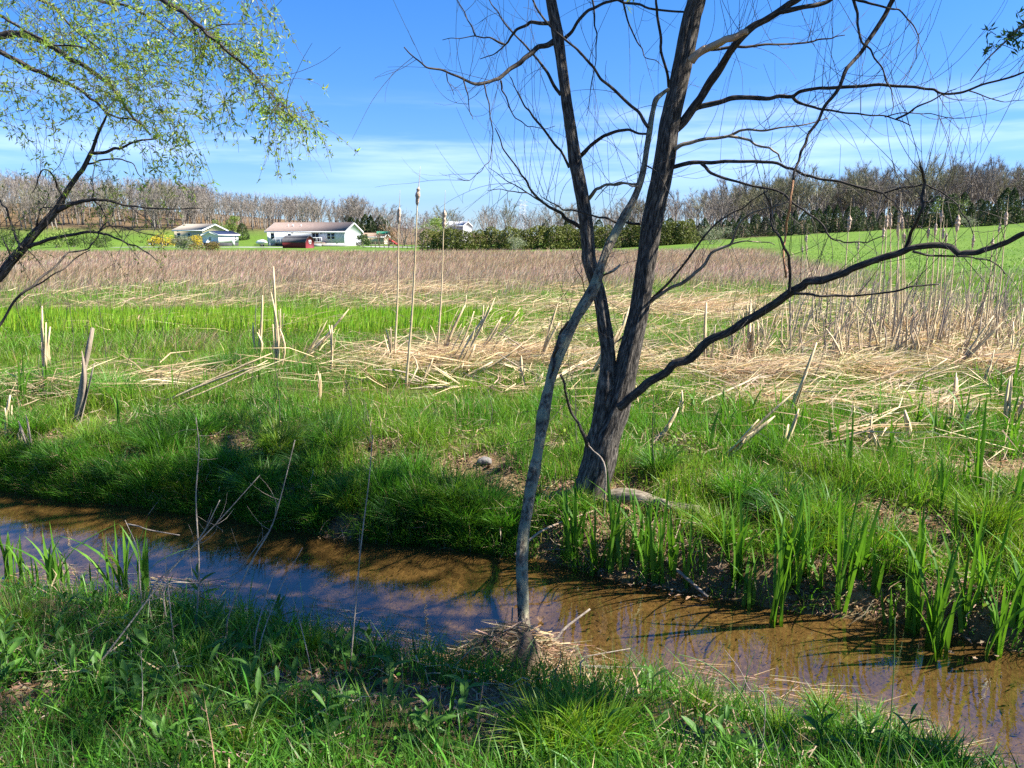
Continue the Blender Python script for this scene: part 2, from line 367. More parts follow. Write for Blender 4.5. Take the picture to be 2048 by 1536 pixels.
gx = np.concatenate([-np.geomspace(1500, 9, 70), np.arange(-8.9, -4.0, .12), np.arange(-4.0, 4.0, .06), np.arange(4.0, 8.9, .12), np.geomspace(9, 1500, 70)])
gy = np.concatenate([np.arange(-14, 0.8, .9), np.arange(0.8, 9.0, .06), np.arange(9.0, 16, .15), np.geomspace(16, 2500, 130)])
X, Y = np.meshgrid(gx, gy)
Z = hgt(X, Y)
nx, ny = len(gx), len(gy)
i, j = np.meshgrid(np.arange(nx - 1), np.arange(ny - 1))
q = np.stack([j * nx + i, j * nx + i + 1, (j + 1) * nx + i + 1, (j + 1) * nx + i], -1).reshape(-1, 4)
def mixc(a, b, t): return a * (1 - t[..., None]) + np.asarray(b) * t[..., None]
C = np.zeros((*X.shape, 3)) + np.array((0.085, 0.065, 0.036))
C = mixc(C, (0.22, 0.155, 0.095), np.clip(dirt(X, Y), 0, 1))
C = mixc(C, (0.085, 0.12, 0.03), ss(5.5, 8, Y) * (1 - ss(60, 90, Y)) * 0.8)
C = mixc(C, (0.25, 0.195, 0.13), brown_zone(X, Y))
lawn = np.maximum(ss(86, 95, Y), ss(30, 45, Y) * ss(8 + .21 * Y, 12 + .23 * Y, X))
C = mixc(C, (0.10, 0.185, 0.03), lawn)
wood = np.maximum(ss(205, 222, Y) * (1 - ss(-40, 40, X)), np.maximum(ss(128, 136, Y) * ss(18, 28, X), ss(208, 222, Y)))
C = mixc(C, (0.15, 0.11, 0.07), wood)
wet = np.minimum(Yf(X) - Y, Y - Yn(X))
C = mixc(C, (0.14, 0.098, 0.048), ss(-0.10, 0.02, wet))
gm, N, L, B = nodes_mat('ground_soil')
a = N.new('ShaderNodeAttribute'); a.attribute_name = 'col'
g = N.new('ShaderNodeNewGeometry')
n1 = N.new('ShaderNodeTexNoise'); n1.inputs['Scale'].default_value = 3.0; n1.inputs['Detail'].default_value = 9; n1.inputs['Roughness'].default_value = 0.7; L.new(g.outputs['Position'], n1.inputs['Vector'])
n2 = N.new('ShaderNodeTexNoise'); n2.inputs['Scale'].default_value = 0.09; n2.inputs['Detail'].default_value = 4; L.new(g.outputs['Position'], n2.inputs['Vector'])
n3 = N.new('ShaderNodeTexNoise'); n3.inputs['Scale'].default_value = 38; n3.inputs['Detail'].default_value = 6; n3.inputs['Roughness'].default_value = 0.7; L.new(g.outputs['Position'], n3.inputs['Vector'])
r1 = ramp(N, ((0.28, (0.45, 0.42, 0.38)), (0.72, (1.5, 1.45, 1.35)))); L.new(n1.outputs[0], r1.inputs[0])
r2 = ramp(N, ((0.3, (0.8, 0.85, 0.85)), (0.7, (1.2, 1.12, 1.0)))); L.new(n2.outputs[0], r2.inputs[0])
r3 = ramp(N, ((0.32, (0.45, 0.43, 0.4)), (0.62, (1.25, 1.22, 1.15)))); L.new(n3.outputs[0], r3.inputs[0])
prev = a.outputs['Color']
for r in (r1, r2, r3):
    mu = N.new('ShaderNodeMix'); mu.data_type = 'RGBA'; mu.blend_type = 'MULTIPLY'; mu.inputs['Factor'].default_value = 0.85
    L.new(prev, mu.inputs['A']); L.new(r.outputs[0], mu.inputs['B']); prev = mu.outputs['Result']
L.new(prev, B.inputs['Base Color']); B.inputs['Roughness'].default_value = 0.95; B.inputs['Specular IOR Level'].default_value = 0.1
b = N.new('ShaderNodeBump'); b.inputs['Strength'].default_value = 0.6; b.inputs['Distance'].default_value = 0.02
L.new(n3.outputs[0], b.inputs['Height']); L.new(b.outputs[0], B.inputs['Normal'])
ground = link('ground', mesh_np('ground', np.stack([X, Y, Z], -1).reshape(-1, 3), [q], gm, True, {'col': (C.reshape(-1, 3), 'FLOAT_COLOR')}))
tag(ground, 'meadow ground with the creek channel and the lawns behind', None, None, 'structure')

wm, N, L, B = nodes_mat('creek_water')
N.remove(B)
tr = N.new('ShaderNodeBsdfTransparent'); tr.inputs[0].default_value = (0.88, 0.80, 0.64, 1)
gl = N.new('ShaderNodeBsdfGlossy'); gl.inputs['Roughness'].default_value = 0.015; gl.inputs['Color'].default_value = (1, 1, 1, 1)
fr = N.new('ShaderNodeFresnel'); bf = N.new('ShaderNodeNewGeometry'); io = N.new('ShaderNodeMapRange'); io.inputs['To Min'].default_value, io.inputs['To Max'].default_value = 1.9, 1 / 1.9; L.new(bf.outputs['Backfacing'], io.inputs[0]); L.new(io.outputs[0], fr.inputs['IOR'])
g = N.new('ShaderNodeNewGeometry')
mp = N.new('ShaderNodeMapping'); mp.inputs['Rotation'].default_value = (0, 0, 0.35); mp.inputs['Scale'].default_value = (1.0, 2.2, 1); L.new(g.outputs['Position'], mp.inputs[0])
n1 = N.new('ShaderNodeTexNoise'); n1.inputs['Scale'].default_value = 5; n1.inputs['Detail'].default_value = 3; L.new(mp.outputs[0], n1.inputs['Vector'])
n2 = N.new('ShaderNodeTexNoise'); n2.inputs['Scale'].default_value = 22; n2.inputs['Detail'].default_value = 2; L.new(mp.outputs[0], n2.inputs['Vector'])
ad = N.new('ShaderNodeMath'); ad.operation = 'MULTIPLY_ADD'; ad.inputs[1].default_value = 0.22; L.new(n2.outputs[0], ad.inputs[0]); L.new(n1.outputs[0], ad.inputs[2])
b = N.new('ShaderNodeBump'); b.inputs['Strength'].default_value = 0.05; b.inputs['Distance'].default_value = 0.02
L.new(ad.outputs[0], b.inputs['Height'])
for s in (gl, fr): L.new(b.outputs[0], s.inputs['Normal'])
ms = N.new('ShaderNodeMixShader'); L.new(fr.outputs[0], ms.inputs[0]); L.new(tr.outputs[0], ms.inputs[1]); L.new(gl.outputs[0], ms.inputs[2])
L.new(ms.outputs[0], N['Material Output'].inputs[0])
wx = np.arange(-9, 6.01, .25)
Vw = np.concatenate([np.stack([wx, Yn(wx) - .35, np.full_like(wx, WZ)], 1), np.stack([wx, Yf(wx) + .35, np.full_like(wx, WZ)], 1)])
k = np.arange(len(wx) - 1); n = len(wx)
water = link('creek_water', mesh_np('creek_water', Vw, [np.stack([k, k + 1, n + k + 1, n + k], 1)], wm, True))
tag(water, 'shallow brown creek reflecting the blue sky', None, None, 'structure')

# gravel drives in front of the houses
def strip(name, pts, wd, mat, label):
    V, qs = [], []
    pts = np.asarray(pts, float); line, _ = smooth_line(pts, np.ones(len(pts)), 8)
    t = np.gradient(line, axis=0); t /= np.linalg.norm(t, axis=1)[:, None]
    for p, d in zip(line, t):
        for s in (-1, 0, 1):
            x, y = p[0] - s * d[1] * wd / 2, p[1] + s * d[0] * wd / 2; V.append((x, y, gz(x, y) + .03))
    for k in range(len(line) - 1):
        for s in (0, 1): qs.append((3 * k + s, 3 * k + s + 1, 3 * k + 4 + s, 3 * k + 3 + s))
    tag(link(name, mesh_np(name, V, [np.array(qs)], mat)), label, None, None, 'structure')
M_GRAVEL = surf('gravel', (0.28, 0.27, 0.26), (0.46, 0.45, 0.43), 1.5, 0.95, 0.3)
strip('gravel_drive', [(-78, 150), (-64, 152), (-50, 153), (-40, 150)], 3.5, M_GRAVEL, 'pale gravel drive between the white outbuilding and the ranch house')
strip('gravel_drive', [(-30, 158), (-24, 154), (-18, 156), (-8, 170)], 4.0, M_GRAVEL, 'pale gravel drive past the lit end of the ranch house')

# ================================================================== FAR TREES
def unit(v): v = np.asarray(v, float); return v / (np.linalg.norm(v) + 1e-12)
def bare_tree(seed, h, twigs, spread=0.42, up=0.75, wtw=0.035):
    """returns trunk MB and crown MB of a leafless tree standing at the origin"""
    r = np.random.default_rng(seed); T, K = MB(), MB()
    top = np.array([r.normal(0, .05) * h, r.normal(0, .05) * h, h * .62])
    r0 = h * 0.016
    trunk = np.array([(0, 0, -.3), (top[0] * .3, top[1] * .3, h * .2), (top[0] * .7, top[1] * .6, h * .42), top])
    T.tube(trunk, [r0 * 1.25, r0, r0 * .8, r0 * .45], 5, 2)
    ends = []
    nl = 9
    for k in range(nl):
        t = .3 + .7 * k / (nl - 1); b = np.array([np.interp(t, [0, .33, .67, 1], trunk[:, a]) for a in range(3)])
        az = k * 2.4 + r.normal(0, .4); ln = h * (.48 - .16 * t) * r.uniform(.8, 1.15)
        d = unit([math.cos(az) * spread * 1.6, math.sin(az) * spread * 1.6, up + .5 * t])
        m = b + d * ln * .5; e = b + d * ln + np.array([0, 0, .12 * ln])
        (T if k < 4 else K).tube([b, m, e], [r0 * .5 * (1.2 - .5 * t), r0 * .32, r0 * .12], 3, 1, cap=False)
        for c in range(4):
            f = r.uniform(.3, .95); sb = b + (e - b) * f
            sd = unit(d + r.normal(0, .55, 3) + np.array([0, 0, .25])); sl = ln * r.uniform(.3, .5); se = sb + sd * sl
            K.tube([sb, se], [r0 * .2, r0 * .06], 3, 1, cap=False); ends.append((sb, se, sd))
        ends.append((m, e, d))
    V, F = [], []
    for k in range(twigs):
        sb, se, d = ends[k % len(ends)]
        b = sb + (se - sb) * r.uniform(.25, 1.0); dd = unit(d + r.normal(0, .6, 3) + np.array([0, 0, .3])); ln = h * r.uniform(.05, .12)
        sd = unit(np.cross(dd, r.normal(0, 1, 3))) * wtw * .5; n = len(V)
        V += [b - sd, b + sd, b + dd * ln]; F.append((n, n + 1, n + 2))
    K.add(V, None, F)
    return T, K
M_WTRUNK = surf('far_trunk', (0.165, 0.142, 0.118), (0.29, 0.258, 0.22), 1.5, 0.9, 0.2)
M_WTWIG = surf('far_twigs', (0.165, 0.142, 0.118), (0.29, 0.255, 0.215), 0.25, 0.9, 0.0, coord='Object')
M_WTWIG2 = surf('far_budding_twigs', (0.16, 0.15, 0.085), (0.28, 0.27, 0.15), 0.25, 0.9, 0.0)
BARE = []
for s in range(7):
    T, K = bare_tree(100 + s, 12.0, 1150, .36 + .03 * s, .8 - .03 * s, .045)
    BARE.append((T.mesh('trunk', M_WTRUNK), K.mesh('crown', M_WTWIG if s % 2 else M_WTWIG2)))
LIGHT = [bare_tree(200 + s, 12.0, 190, .4, .75, .1) for s in range(4)]
spots = []
def add_wood(n, px0, px1, y0, y1, hmin, hmax, where):
    for k in range(n):
        Yd = y0 + (y1 - y0) * random.random() ** 1.3; px = random.uniform(px0, px1); x = (px - 1024) / FPX * Yd * 1.0
        spots.append((Yd, x, random.uniform(hmin, hmax), where))
add_wood(400, -250, 430, 214, 300, 8.5, 12.5, 'left')
add_wood(120, 400, 700, 212, 270, 7.5, 10.5, 'mid')
add_wood(130, 690, 1440, 215, 300, 8.5, 12.5, 'centre')
add_wood(330, 1400, 2350, 142, 235, 8.0, 12.3, 'right')
WOODLAB = {'left': ('bare grey-brown tree in the wood on the left hillside', 'trees of the left hillside wood'),
           'mid': ('bare spreading tree at the wood edge above the ranch house', 'bare trees above the ranch house'),
           'centre': ('bare pale tree in the far tree line behind the evergreen hedge', 'bare trees of the far tree line'),
           'right': ('bare grey tree in the wood on the right hillside above the cedars', 'trees of the right hillside wood')}
spots.sort(key=lambda s: s[0] / s[2])
def far_tree(name, meshes, x, y, h0, h, label, cat, group, wide=1.0, names=('trunk', 'crown')):
    o = thing(name, (x, y, gz(x, y) - .05), label, cat, group, random.uniform(0, 6.28)); s = h / h0
    o.scale = (s * wide, s * wide, s)
    for nm, me in zip(names, meshes): link(nm, me, o)
    return o
for k, (yd, x, h, wh) in enumerate(spots[:296]):
    far_tree('bare_tree', BARE[k % 7], x, yd, 12.0, h, WOODLAB[wh][0], 'tree', WOODLAB[wh][1], random.uniform(.85, 1.2))
W = MB(); Wt = MB()
for k, (yd, x, h, wh) in enumerate(spots[296:]):
    a, s = random.uniform(0, 6.28), h / 12.0; R = np.array([[math.cos(a), -math.sin(a), 0], [math.sin(a), math.cos(a), 0], [0, 0, 1]]) * s
    o = np.array([x, yd, gz(x, yd)])
    for src in LIGHT[k % 4]:
        V = np.concatenate(src.v) @ R.T + o
        W.add(V, np.concatenate(src.q) if src.q else None, np.concatenate(src.t) if src.t else None)
tag(W.build('far_woods', M_WTWIG), 'mass of bare woodland trees covering the hills behind', 'woods', None, 'stuff')

def leaf_cloud(r, n, shape, size):
    """n small two-triangle sprays through a crown; shape(r) gives a point"""
    V = np.empty((n, 4, 3))
    for k in range(n):
        c = shape(r); d = unit(r.normal(0, 1, 3)); e = unit(np.cross(d, r.normal(0, 1, 3))); s = size * r.uniform(.6, 1.4)
        V[k] = c - d * s, c - e * s * .45, c + d * s, c + e * s * .45
    return V.reshape(-1, 3), np.arange(n * 4).reshape(-1, 4)
def evergreen(seed, h, wd, n, size, mat, base=.05, power=.8, bump=.22):
    r = np.random.default_rng(seed); T, K = MB(), MB()
    T.tube([(0, 0, -.2), (0, 0, h * .5), (0, 0, h * .93)], [h * .02, h * .014, h * .004], 5, 1)
    lob = [(r.uniform(0, 6.28), r.uniform(.1, .95), r.uniform(.55, 1.0)) for _ in range(16)]
    def shape(r):
        t = r.uniform(0, 1) ** 1.25; a = r.uniform(0, 6.28)
        rad = wd / 2 * (min(1, (t + .12) * 4.5)) * (1 - t) ** power
        k = 1.0
        for la, lt, lr in lob:
            d = abs((a - la + math.pi) % (2 * math.pi) - math.pi); k += bump * lr * math.exp(-(d / .5) ** 2 - ((t - lt) / .09) ** 2)
        rr = rad * k * r.uniform(.35, 1) ** .45
        return np.array([math.cos(a) * rr, math.sin(a) * rr, h * (base + (1 - base) * t)])
    V, q = leaf_cloud(r, n, shape, size); K.add(V, q)
    return T.mesh('trunk', M_WTRUNK), K.mesh('crown', mat)
def spray_mat(name, c1, c2): return blade_mat(name, 0.18, 0.6, (1.1, 1.1, .7), .2, fixed=(c1, c2))
M_CEDAR = spray_mat('cedar_sprays', (0.026, 0.045, 0.016), (0.065, 0.095, 0.03))
M_ARBOR = spray_mat('olive_evergreen_sprays', (0.085, 0.105, 0.022), (0.17, 0.18, 0.04))
M_FRESH = spray_mat('fresh_spring_leaves', (0.13, 0.19, 0.035), (0.21, 0.28, 0.06))
M_GREY = spray_mat('silvery_shrub_leaves', (0.17, 0.19, 0.11), (0.28, 0.3, 0.19))
M_GOLD = spray_mat('yellow_blossom', (0.42, 0.30, 0.02), (0.62, 0.47, 0.05))
M_PINK = spray_mat('pinkish_buds', (0.16, 0.11, 0.1), (0.28, 0.2, 0.185))
M_SHRUB = spray_mat('shrub_leaves', (0.05, 0.085, 0.02), (0.10, 0.15, 0.035))
M_OCHRE = spray_mat('ochre_shrub', (0.13, 0.10, 0.03), (0.22, 0.16, 0.05))
CED = [evergreen(300 + s, 6, 4.6, 1600, .20, M_CEDAR, .01, .45 + .07 * s, .34) for s in range(5)]
ARB = [evergreen(320 + s, 3, 2.6, 1000, .13, M_ARBOR, .01, .36, .3) for s in range(4)]
# cedars along the foot of the right-hand wood
cs = []
for k in range(44):
    px = 1335 + (k + random.uniform(-.35, .35)) * 17.2; yd = 130 + random.uniform(-3, 9) - (6 if px > 1850 else 0)
    hh = random.uniform(2.9, 4.7) * (1.2 if px > 1820 else 1) * (.8 if 1395 < px < 1450 else 1)
    cs.append(((px - 1024) / FPX * yd, yd, hh))
cs.sort(key=lambda c: c[0] / c[1])
for k, (x, y, h) in enumerate(cs):
    far_tree('cedar_tree', CED[k % 5], x, y, 6, h, f'dark green cedar, {ordinal(k + 1)} from the left in the row below the right wood', 'cedar', 'cedars below the right wood', random.uniform(.8, 1.15))
for k in range(46):
    px = 858 + k * 11.4; yd = 118 + random.uniform(-1.2, 1.2)
    far_tree('hedge_evergreen', ARB[k % 4], (px - 1024) / FPX * yd, yd, 3, random.uniform(2.9, 3.7), f'olive green evergreen, {ordinal(k + 1)} from the left in the long hedge', 'evergreen', 'evergreens of the long hedge', random.uniform(.9, 1.15))
for k in range(13):
    px = 700 + k * 11 + random.uniform(-4, 4) if k < 8 else 1085 + (k - 8) * 55 + random.uniform(-15, 15); yd = random.uniform(205, 228)
    far_tree('cedar_tree', CED[k % 5], (px - 1024) / FPX * yd, yd, 6, random.uniform(5.5, 8.5), 'dark cedar standing among bare trees in the far tree line', 'cedar', 'cedars of the far tree line', .95)
def cloud_tree(name, seed, px, yd, h, wd, mat, n, size, label, cat='tree', base=.25, round_=True, trunk=True):
    r = np.random.default_rng(seed); T, K = MB(), MB(); x = (px - 1024) / FPX * yd
    o = thing(name, (x, yd, gz(x, yd) - .03), label, cat)
    lobs = [(r.normal(0, .28 * wd), r.normal(0, .28 * wd), h * r.uniform(base + .1, .85), wd * r.uniform(.18, .34)) for _ in range(11)]
    nb = 6
    for k in range(nb):
        l = lobs[k]; T.tube([(r.normal(0, .04) * (0 if trunk else wd * 4), r.normal(0, .04) * (0 if trunk else wd * 4), -.1), (l[0] * .25, l[1] * .25, h * base * .9), (l[0], l[1], l[2])], [h * .018, h * .013, h * .004], 4, 2)
    def shape(r):
        l = lobs[r.integers(len(lobs))]; d = unit(r.normal(0, 1, 3)) * l[3] * r.uniform(.2, 1) ** .5
        return np.array([l[0], l[1], l[2]]) + d * np.array([1, 1, .8])
    V, q = leaf_cloud(r, int(n * 2.2), shape, size * 1.3); V[:, 2] = np.maximum(V[:, 2], .02); K.add(V, q)
    T.build('trunk' if trunk else 'stems', M_WTRUNK, o); K.build('crown' if trunk else 'foliage', mat, o)
    return o
cloud_tree('young_tree', 1, 475, 203, 6.4, 4.4, M_FRESH, 900, .13, 'small pale green leafing tree on the lawn slope left of the ranch house')
x, y = (495 - 1024) / FPX * 200, 200
far_tree('cedar_tree', CED[1], x, y, 6, 4.3, 'round dark cedar alone on the lawn slope left of the ranch house', 'cedar', None, 1.25)
cloud_tree('spring_tree', 2, 872, 190, 7.0, 6.5, M_FRESH, 900, .14, 'pale green leafing tree behind the left end of the hedge')
cloud_tree('redbud_tree', 3, 848, 140, 4.6, 4.2, M_PINK, 800, .08, 'pinkish budding small tree left of the evergreen hedge')
cloud_tree('budding_tree', 31, 812, 165, 6.2, 5.0, M_PINK, 700, .08, 'grey-pink budding tree behind the tall cattails')
cloud_tree('rusty_tree', 32, 782, 160, 4.6, 3.6, spray_mat('rusty_buds', (.2, .11, .06), (.3, .18, .1)), 500, .08, 'small rust-budded tree beside the play set')
cloud_tree('gable_shrub', 4, 734, 148, 2.6, 2.4, M_SHRUB, 700, .09, 'round green shrub at the lit end of the ranch house', 'shrub', .08, True, False)
cloud_tree('forsythia', 5, 338, 148, 2.5, 4.4, M_GOLD, 500, .10, 'yellow flowering shrub left of the dark car', 'shrub', .1, True, False)
cloud_tree('forsythia', 6, 402, 172, 2.4, 3.0, M_GOLD, 350, .10, 'yellow flowering shrub in front of the tan house', 'shrub', .1, True, False)
cloud_tree('silvery_shrub', 7, 384, 116, 2.4, 3.2, M_GREY, 1300, .07, 'silvery green shrub at the meadow edge below the tan house', 'shrub', .06, True, False)
cloud_tree('ochre_shrub', 8, 424, 108, 1.25, 3.0, M_OCHRE, 700, .08, 'low ochre-brown shrub at the meadow edge below the white outbuilding', 'shrub', .05, True, False)
cloud_tree('roadside_shrub', 9, 130, 150, 3.2, 5.0, M_FRESH, 700, .12, 'bright green shrub left of the willow trunk at the lawn edge', 'shrub', .08, True, False)
cloud_tree('roadside_shrub', 10, 45, 156, 3.4, 5.5, M_SHRUB, 800, .12, 'dark green shrub at the far left lawn edge', 'shrub', .08, True, False)
cloud_tree('roadside_shrub', 11, 215, 152, 2.6, 5.0, M_SHRUB, 800, .12, 'dark green shrub beyond the low branches of the left willow', 'shrub', .08, True, False)
cloud_tree('roadside_shrub', 12, 160, 158, 3.8, 4.0, M_SHRUB, 700, .12, 'tall dark shrub behind the bright green shrub', 'shrub', .08, True, False)
cloud_tree('pale_shrub', 13, 1415, 112, 2.7, 3.2, M_GREY, 900, .06, 'whitish blossoming shrub right of the big trunk at the hedge end', 'shrub', .08, True, False)
cloud_tree('pale_shrub', 14, 1030, 112, 1.9, 2.6, M_GREY, 600, .06, 'pale grey-green shrub in front of the hedge', 'shrub', .06, True, False)
cloud_tree('flowering_shrub', 15, 1916, 120, 1.9, 2.4, M_GREY, 500, .06, 'white flowering shrub before the cedars on the right', 'shrub', .06, True, False)
cloud_tree('spring_tree', 16, 1880, 126, 4.6, 3.4, M_FRESH, 500, .11, 'yellow-green leafing tree between the cedars on the right')
cloud_tree('hedge_end_bush', 17, 715, 175, 3.2, 4.0, M_CEDAR, 600, .12, 'dark bush behind the lit end of the ranch house', 'shrub', .05, True, False)

# ================================================================== BUILDINGS
M_WSIDE = surf('white_siding', (0.66, 0.67, 0.68), (0.74, 0.75, 0.76), 2, 0.6, 0.0, (.2, .2, 8), bscale=6)
M_TSIDE = surf('tan_siding', (0.46, 0.38, 0.28), (0.54, 0.45, 0.34), 2, 0.7, 0.0, (.2, .2, 8))
M_SHING = surf('brown_shingles', (0.17, 0.125, 0.105), (0.25, 0.19, 0.16), 3, 0.95, 0.4)
M_SHINGT = surf('grey_tan_shingles', (0.22, 0.19, 0.15), (0.31, 0.27, 0.215), 3, 0.95, 0.4)
M_NAVY = surf('dark_blue_metal_roof', (0.018, 0.024, 0.05), (0.035, 0.042, 0.08), 1, 0.45, 0.05)
M_RED = surf('red_painted_boards', (0.13, 0.014, 0.02), (0.2, 0.024, 0.03), 3, 0.7, 0.2, (8, 8, .3))
M_CHAR = surf('charcoal_shingles', (0.045, 0.045, 0.05), (0.085, 0.085, 0.09), 3, 0.95, 0.4)
M_WHITE = surf('white_trim', (0.72, 0.72, 0.71), (0.82, 0.82, 0.81), 2, 0.5, 0.05)
M_GLASS = surf('window_glass', (0.012, 0.015, 0.02), (0.03, 0.035, 0.045), 1, 0.08, 0.0, spec=0.6)
M_FOUND = surf('grey_foundation', (0.30, 0.29, 0.28), (0.42, 0.41, 0.40), 1.5, 0.9, 0.3)
M_DARK = surf('dark_skirting', (0.03, 0.03, 0.035), (0.07, 0.07, 0.075), 1, 0.8, 0.1)
M_WOODB = surf('weathered_boards', (0.2, 0.13, 0.09), (0.33, 0.23, 0.16), 4, 0.8, 0.3)
M_METAL = surf('silver_roof', (0.5, 0.51, 0.53), (0.6, 0.61, 0.63), .6, 0.4, 0.05)
M_GREENC = surf('green_canopy', (0.01, 0.14, 0.08), (0.02, 0.2, 0.12), 2, 0.6, 0.05)
M_REDP = surf('red_plastic', (0.42, 0.03, 0.03), (0.5, 0.05, 0.04), 2, 0.4, 0.05)
def part(o, name, mat, *boxes):
    m = MB()
    for b in boxes: m.box(*b)
    return m.build(name, mat, o)
def window(o, cx, y, z0, z1, wd, axis='y', sign=-1, bars=True):
    """a window on a wall of constant y (axis 'y') or constant x; sign = outward"""
    def bx(u0, u1, d0, d1, a, b):
        d0, d1 = sorted((y + sign * d0, y + sign * d1))
        return (u0, u1, d0, d1, a, b) if axis == 'y' else (d0, d1, u0, u1, a, b)
    f = .09; h = wd / 2
    w_ = part(o, 'window', M_GLASS, bx(cx - h, cx + h, -.05, .03, z0, z1))
    fr = [bx(cx - h - f, cx - h, 0, .07, z0 - f, z1 + f), bx(cx + h, cx + h + f, 0, .07, z0 - f, z1 + f), bx(cx - h, cx + h, 0, .07, z1, z1 + f), bx(cx - h, cx + h, 0, .08, z0 - f, z0)]
    if bars: fr.append(bx(cx - h, cx + h, .03, .06, (z0 + z1) / 2 - .03, (z0 + z1) / 2 + .03))
    part(w_, 'frame', M_WHITE, *fr)
def gable_house(name, loc, rz, Lx, Wy, zb, eave, ridge, label, cat, wall, roof, over=.35, found=M_FOUND):
    o = thing(name, loc, label, cat, None, rz)
    hy = Wy / 2
    part(o, 'foundation', found, (-Lx / 2 + .05, Lx / 2 - .05, -hy + .05, hy - .05, -.4, zb))
    m = MB(); m.prism([(-hy, zb), (hy, zb), (hy, eave), (0, ridge), (-hy, eave)], -Lx / 2, Lx / 2); m.build('wall', wall, o)
    sl = (ridge - eave) / hy; ov = over
    r = MB(); t = .16
    for s in (-1, 1):
        r.prism([(0, ridge + .03), (s * (hy + ov), eave - sl * ov + .03), (s * (hy + ov), eave - sl * ov + .03 + t), (0, ridge + .03 + t)], -Lx / 2 - ov, Lx / 2 + ov)
    rf = r.build('roof', roof, o)
    f = MB()
    for s in (-1, 1):
        for e in (-1, 1):
            x0 = e * (Lx / 2 + ov); x1 = x0 + e * .05
            f.prism([(0, ridge - .12), (s * (hy + ov), eave - sl * ov - .12), (s * (hy + ov), eave - sl * ov + t + .06), (0, ridge + t + .06)], min(x0, x1), max(x0, x1))
        y0, y1 = sorted((s * (hy + ov), s * (hy + ov + .05))); f.box(-Lx / 2 - ov, Lx / 2 + ov, y0, y1, eave - sl * ov - .1, eave - sl * ov + t)
    f.build('fascia', M_WHITE, rf)
    return o, rf
# --- white ranch house
c = P(690, 493, 160); rz = math.radians(-11.1)
ax, ay = np.array([math.cos(rz), math.sin(rz)]), np.array([-math.sin(rz), math.cos(rz)])
HL, HW = 17.4, 9.0
ctr = c[:2] - ax * HL / 2 + ay * HW / 2
ranch, rroof = gable_house('ranch_house', (*ctr, gz(*ctr)), rz, HL, HW, .62, 3.0, 4.75, 'long white ranch house with brown roof and a railed deck', 'house', M_WSIDE, M_SHING)
yf = -HW / 2
for cx in (-7.45, 5.25, 6.15): window(ranch, cx, yf, 1.45, 2.62, .72)
window(ranch, -3.6, yf, 1.75, 2.45, .55)
d_ = part(ranch, 'sliding_door', M_GLASS, (1.55, 3.0, yf - .03, yf + .05, .75, 2.65)); part(d_, 'frame', M_WHITE, (1.43, 1.55, yf - .07, yf, .75, 2.75), (3.0, 3.12, yf - .07, yf, .75, 2.75), (1.55, 3.0, yf - .07, yf, 2.65, 2.75), (2.24, 2.31, yf - .06, yf - .03, .75, 2.65))
for cx in (-2.95, 3.5): part(ranch, 'wall_lamp', M_DARK, (cx - .08, cx + .08, yf - .16, yf, 2.5, 2.8))
dk = part(ranch, 'deck', M_WOODB, (-5.6, 4.7, yf - 2.6, yf - .02, .55, .72))
for cx in np.arange(-5.5, 4.8, 1.02): part(dk, 'post', M_WHITE, (cx, cx + .1, yf - 2.6, yf - 2.5, .73, 1.75))
part(dk, 'handrail', M_WHITE, (-5.5, 4.7, yf - 2.62, yf - 2.48, 1.68, 1.78)); part(dk, 'bottom_rail', M_WHITE, (-5.5, 4.7, yf - 2.58, yf - 2.52, .85, .92))
part(dk, 'lattice', M_FOUND, (2.0, 4.65, yf - 2.58, yf - 2.5, -.3, .52)); part(dk, 'support', M_DARK, (-5.4, 1.9, yf - 2.4, yf - 2.3, -.3, .5))
st = MB()
for k in range(4): st.box(-6.9 + .32 * k, -5.62, yf - 2.5, yf - 1.4, -.2 + .18 * k, -.02 + .18 * k)
stairs = st.build('stairs', M_WOODB, ranch); sr = MB(); sr.bar((-6.9, yf - 2.5, .85), (-5.5, yf - 2.5, 1.72), .06); sr.bar((-6.85, yf - 2.5, 0), (-6.85, yf - 2.5, .95), .06); sr.build('handrail', M_WHITE, stairs)
for cx in (-4.9, -4.0, -3.75, -2.0): p_ = MB(); p_.bar((cx, -2.2, 3.7), (cx, -2.2, 4.5), .07, 8); p_.build('vent_pipe', M_WHITE, ranch)
# --- tan house
c = P(407, 494, 176); rz = math.radians(-28.6)
tan, _ = gable_house('tan_house', (c[0] - 2.6, c[1] + 5.3, gz(c[0], c[1])), rz, 9.6, 6.8, .6, 3.4, 4.7, 'tan house with grey-tan gable roof behind the white outbuilding', 'house', M_TSIDE, M_SHINGT)
for cx in (-3.2, 0.3): window(tan, cx, -3.4, 1.7, 2.7, 1.0)
window(tan, 0.2, 4.8, 2.1, 2.9, .9, 'x', 1)
s_ = MB()
for k in range(6): s_.box(-4.9 + .3 * k, -4.6 + .3 * k, -4.8, -3.6, .1 + .22 * k, .2 + .22 * k)
s_.build('stairs', M_WOODB, tan)
# --- white outbuilding, dark blue roof
c = P(438, 495, 162); rz = math.radians(-116 + 90)
ob, _ = gable_house('outbuilding', (c[0] - .84, c[1] + 3.52, gz(*c[:2])), math.radians(64), 5.6, 4.6, .75, 2.35, 3.0, 'small white outbuilding with dark blue roof in front of the tan house', 'outbuilding', M_WSIDE, M_NAVY, .25, M_DARK)
window(ob, 0.1, -2.8, 1.3, 1.8, .55, 'x', -1)
window(ob, 1.9, -2.3, 1.2, 1.9, .35)
part(ob, 'door', M_WHITE, (1.0, 1.6, -2.36, -2.3, .1, 1.8))
s_ = MB()
for k in range(3): s_.box(-3.6 + .25 * k, -2.85, -1.6, -.8, -.1 + .22 * k, .1 + .22 * k)
s_.build('stairs', M_WOODB, ob)
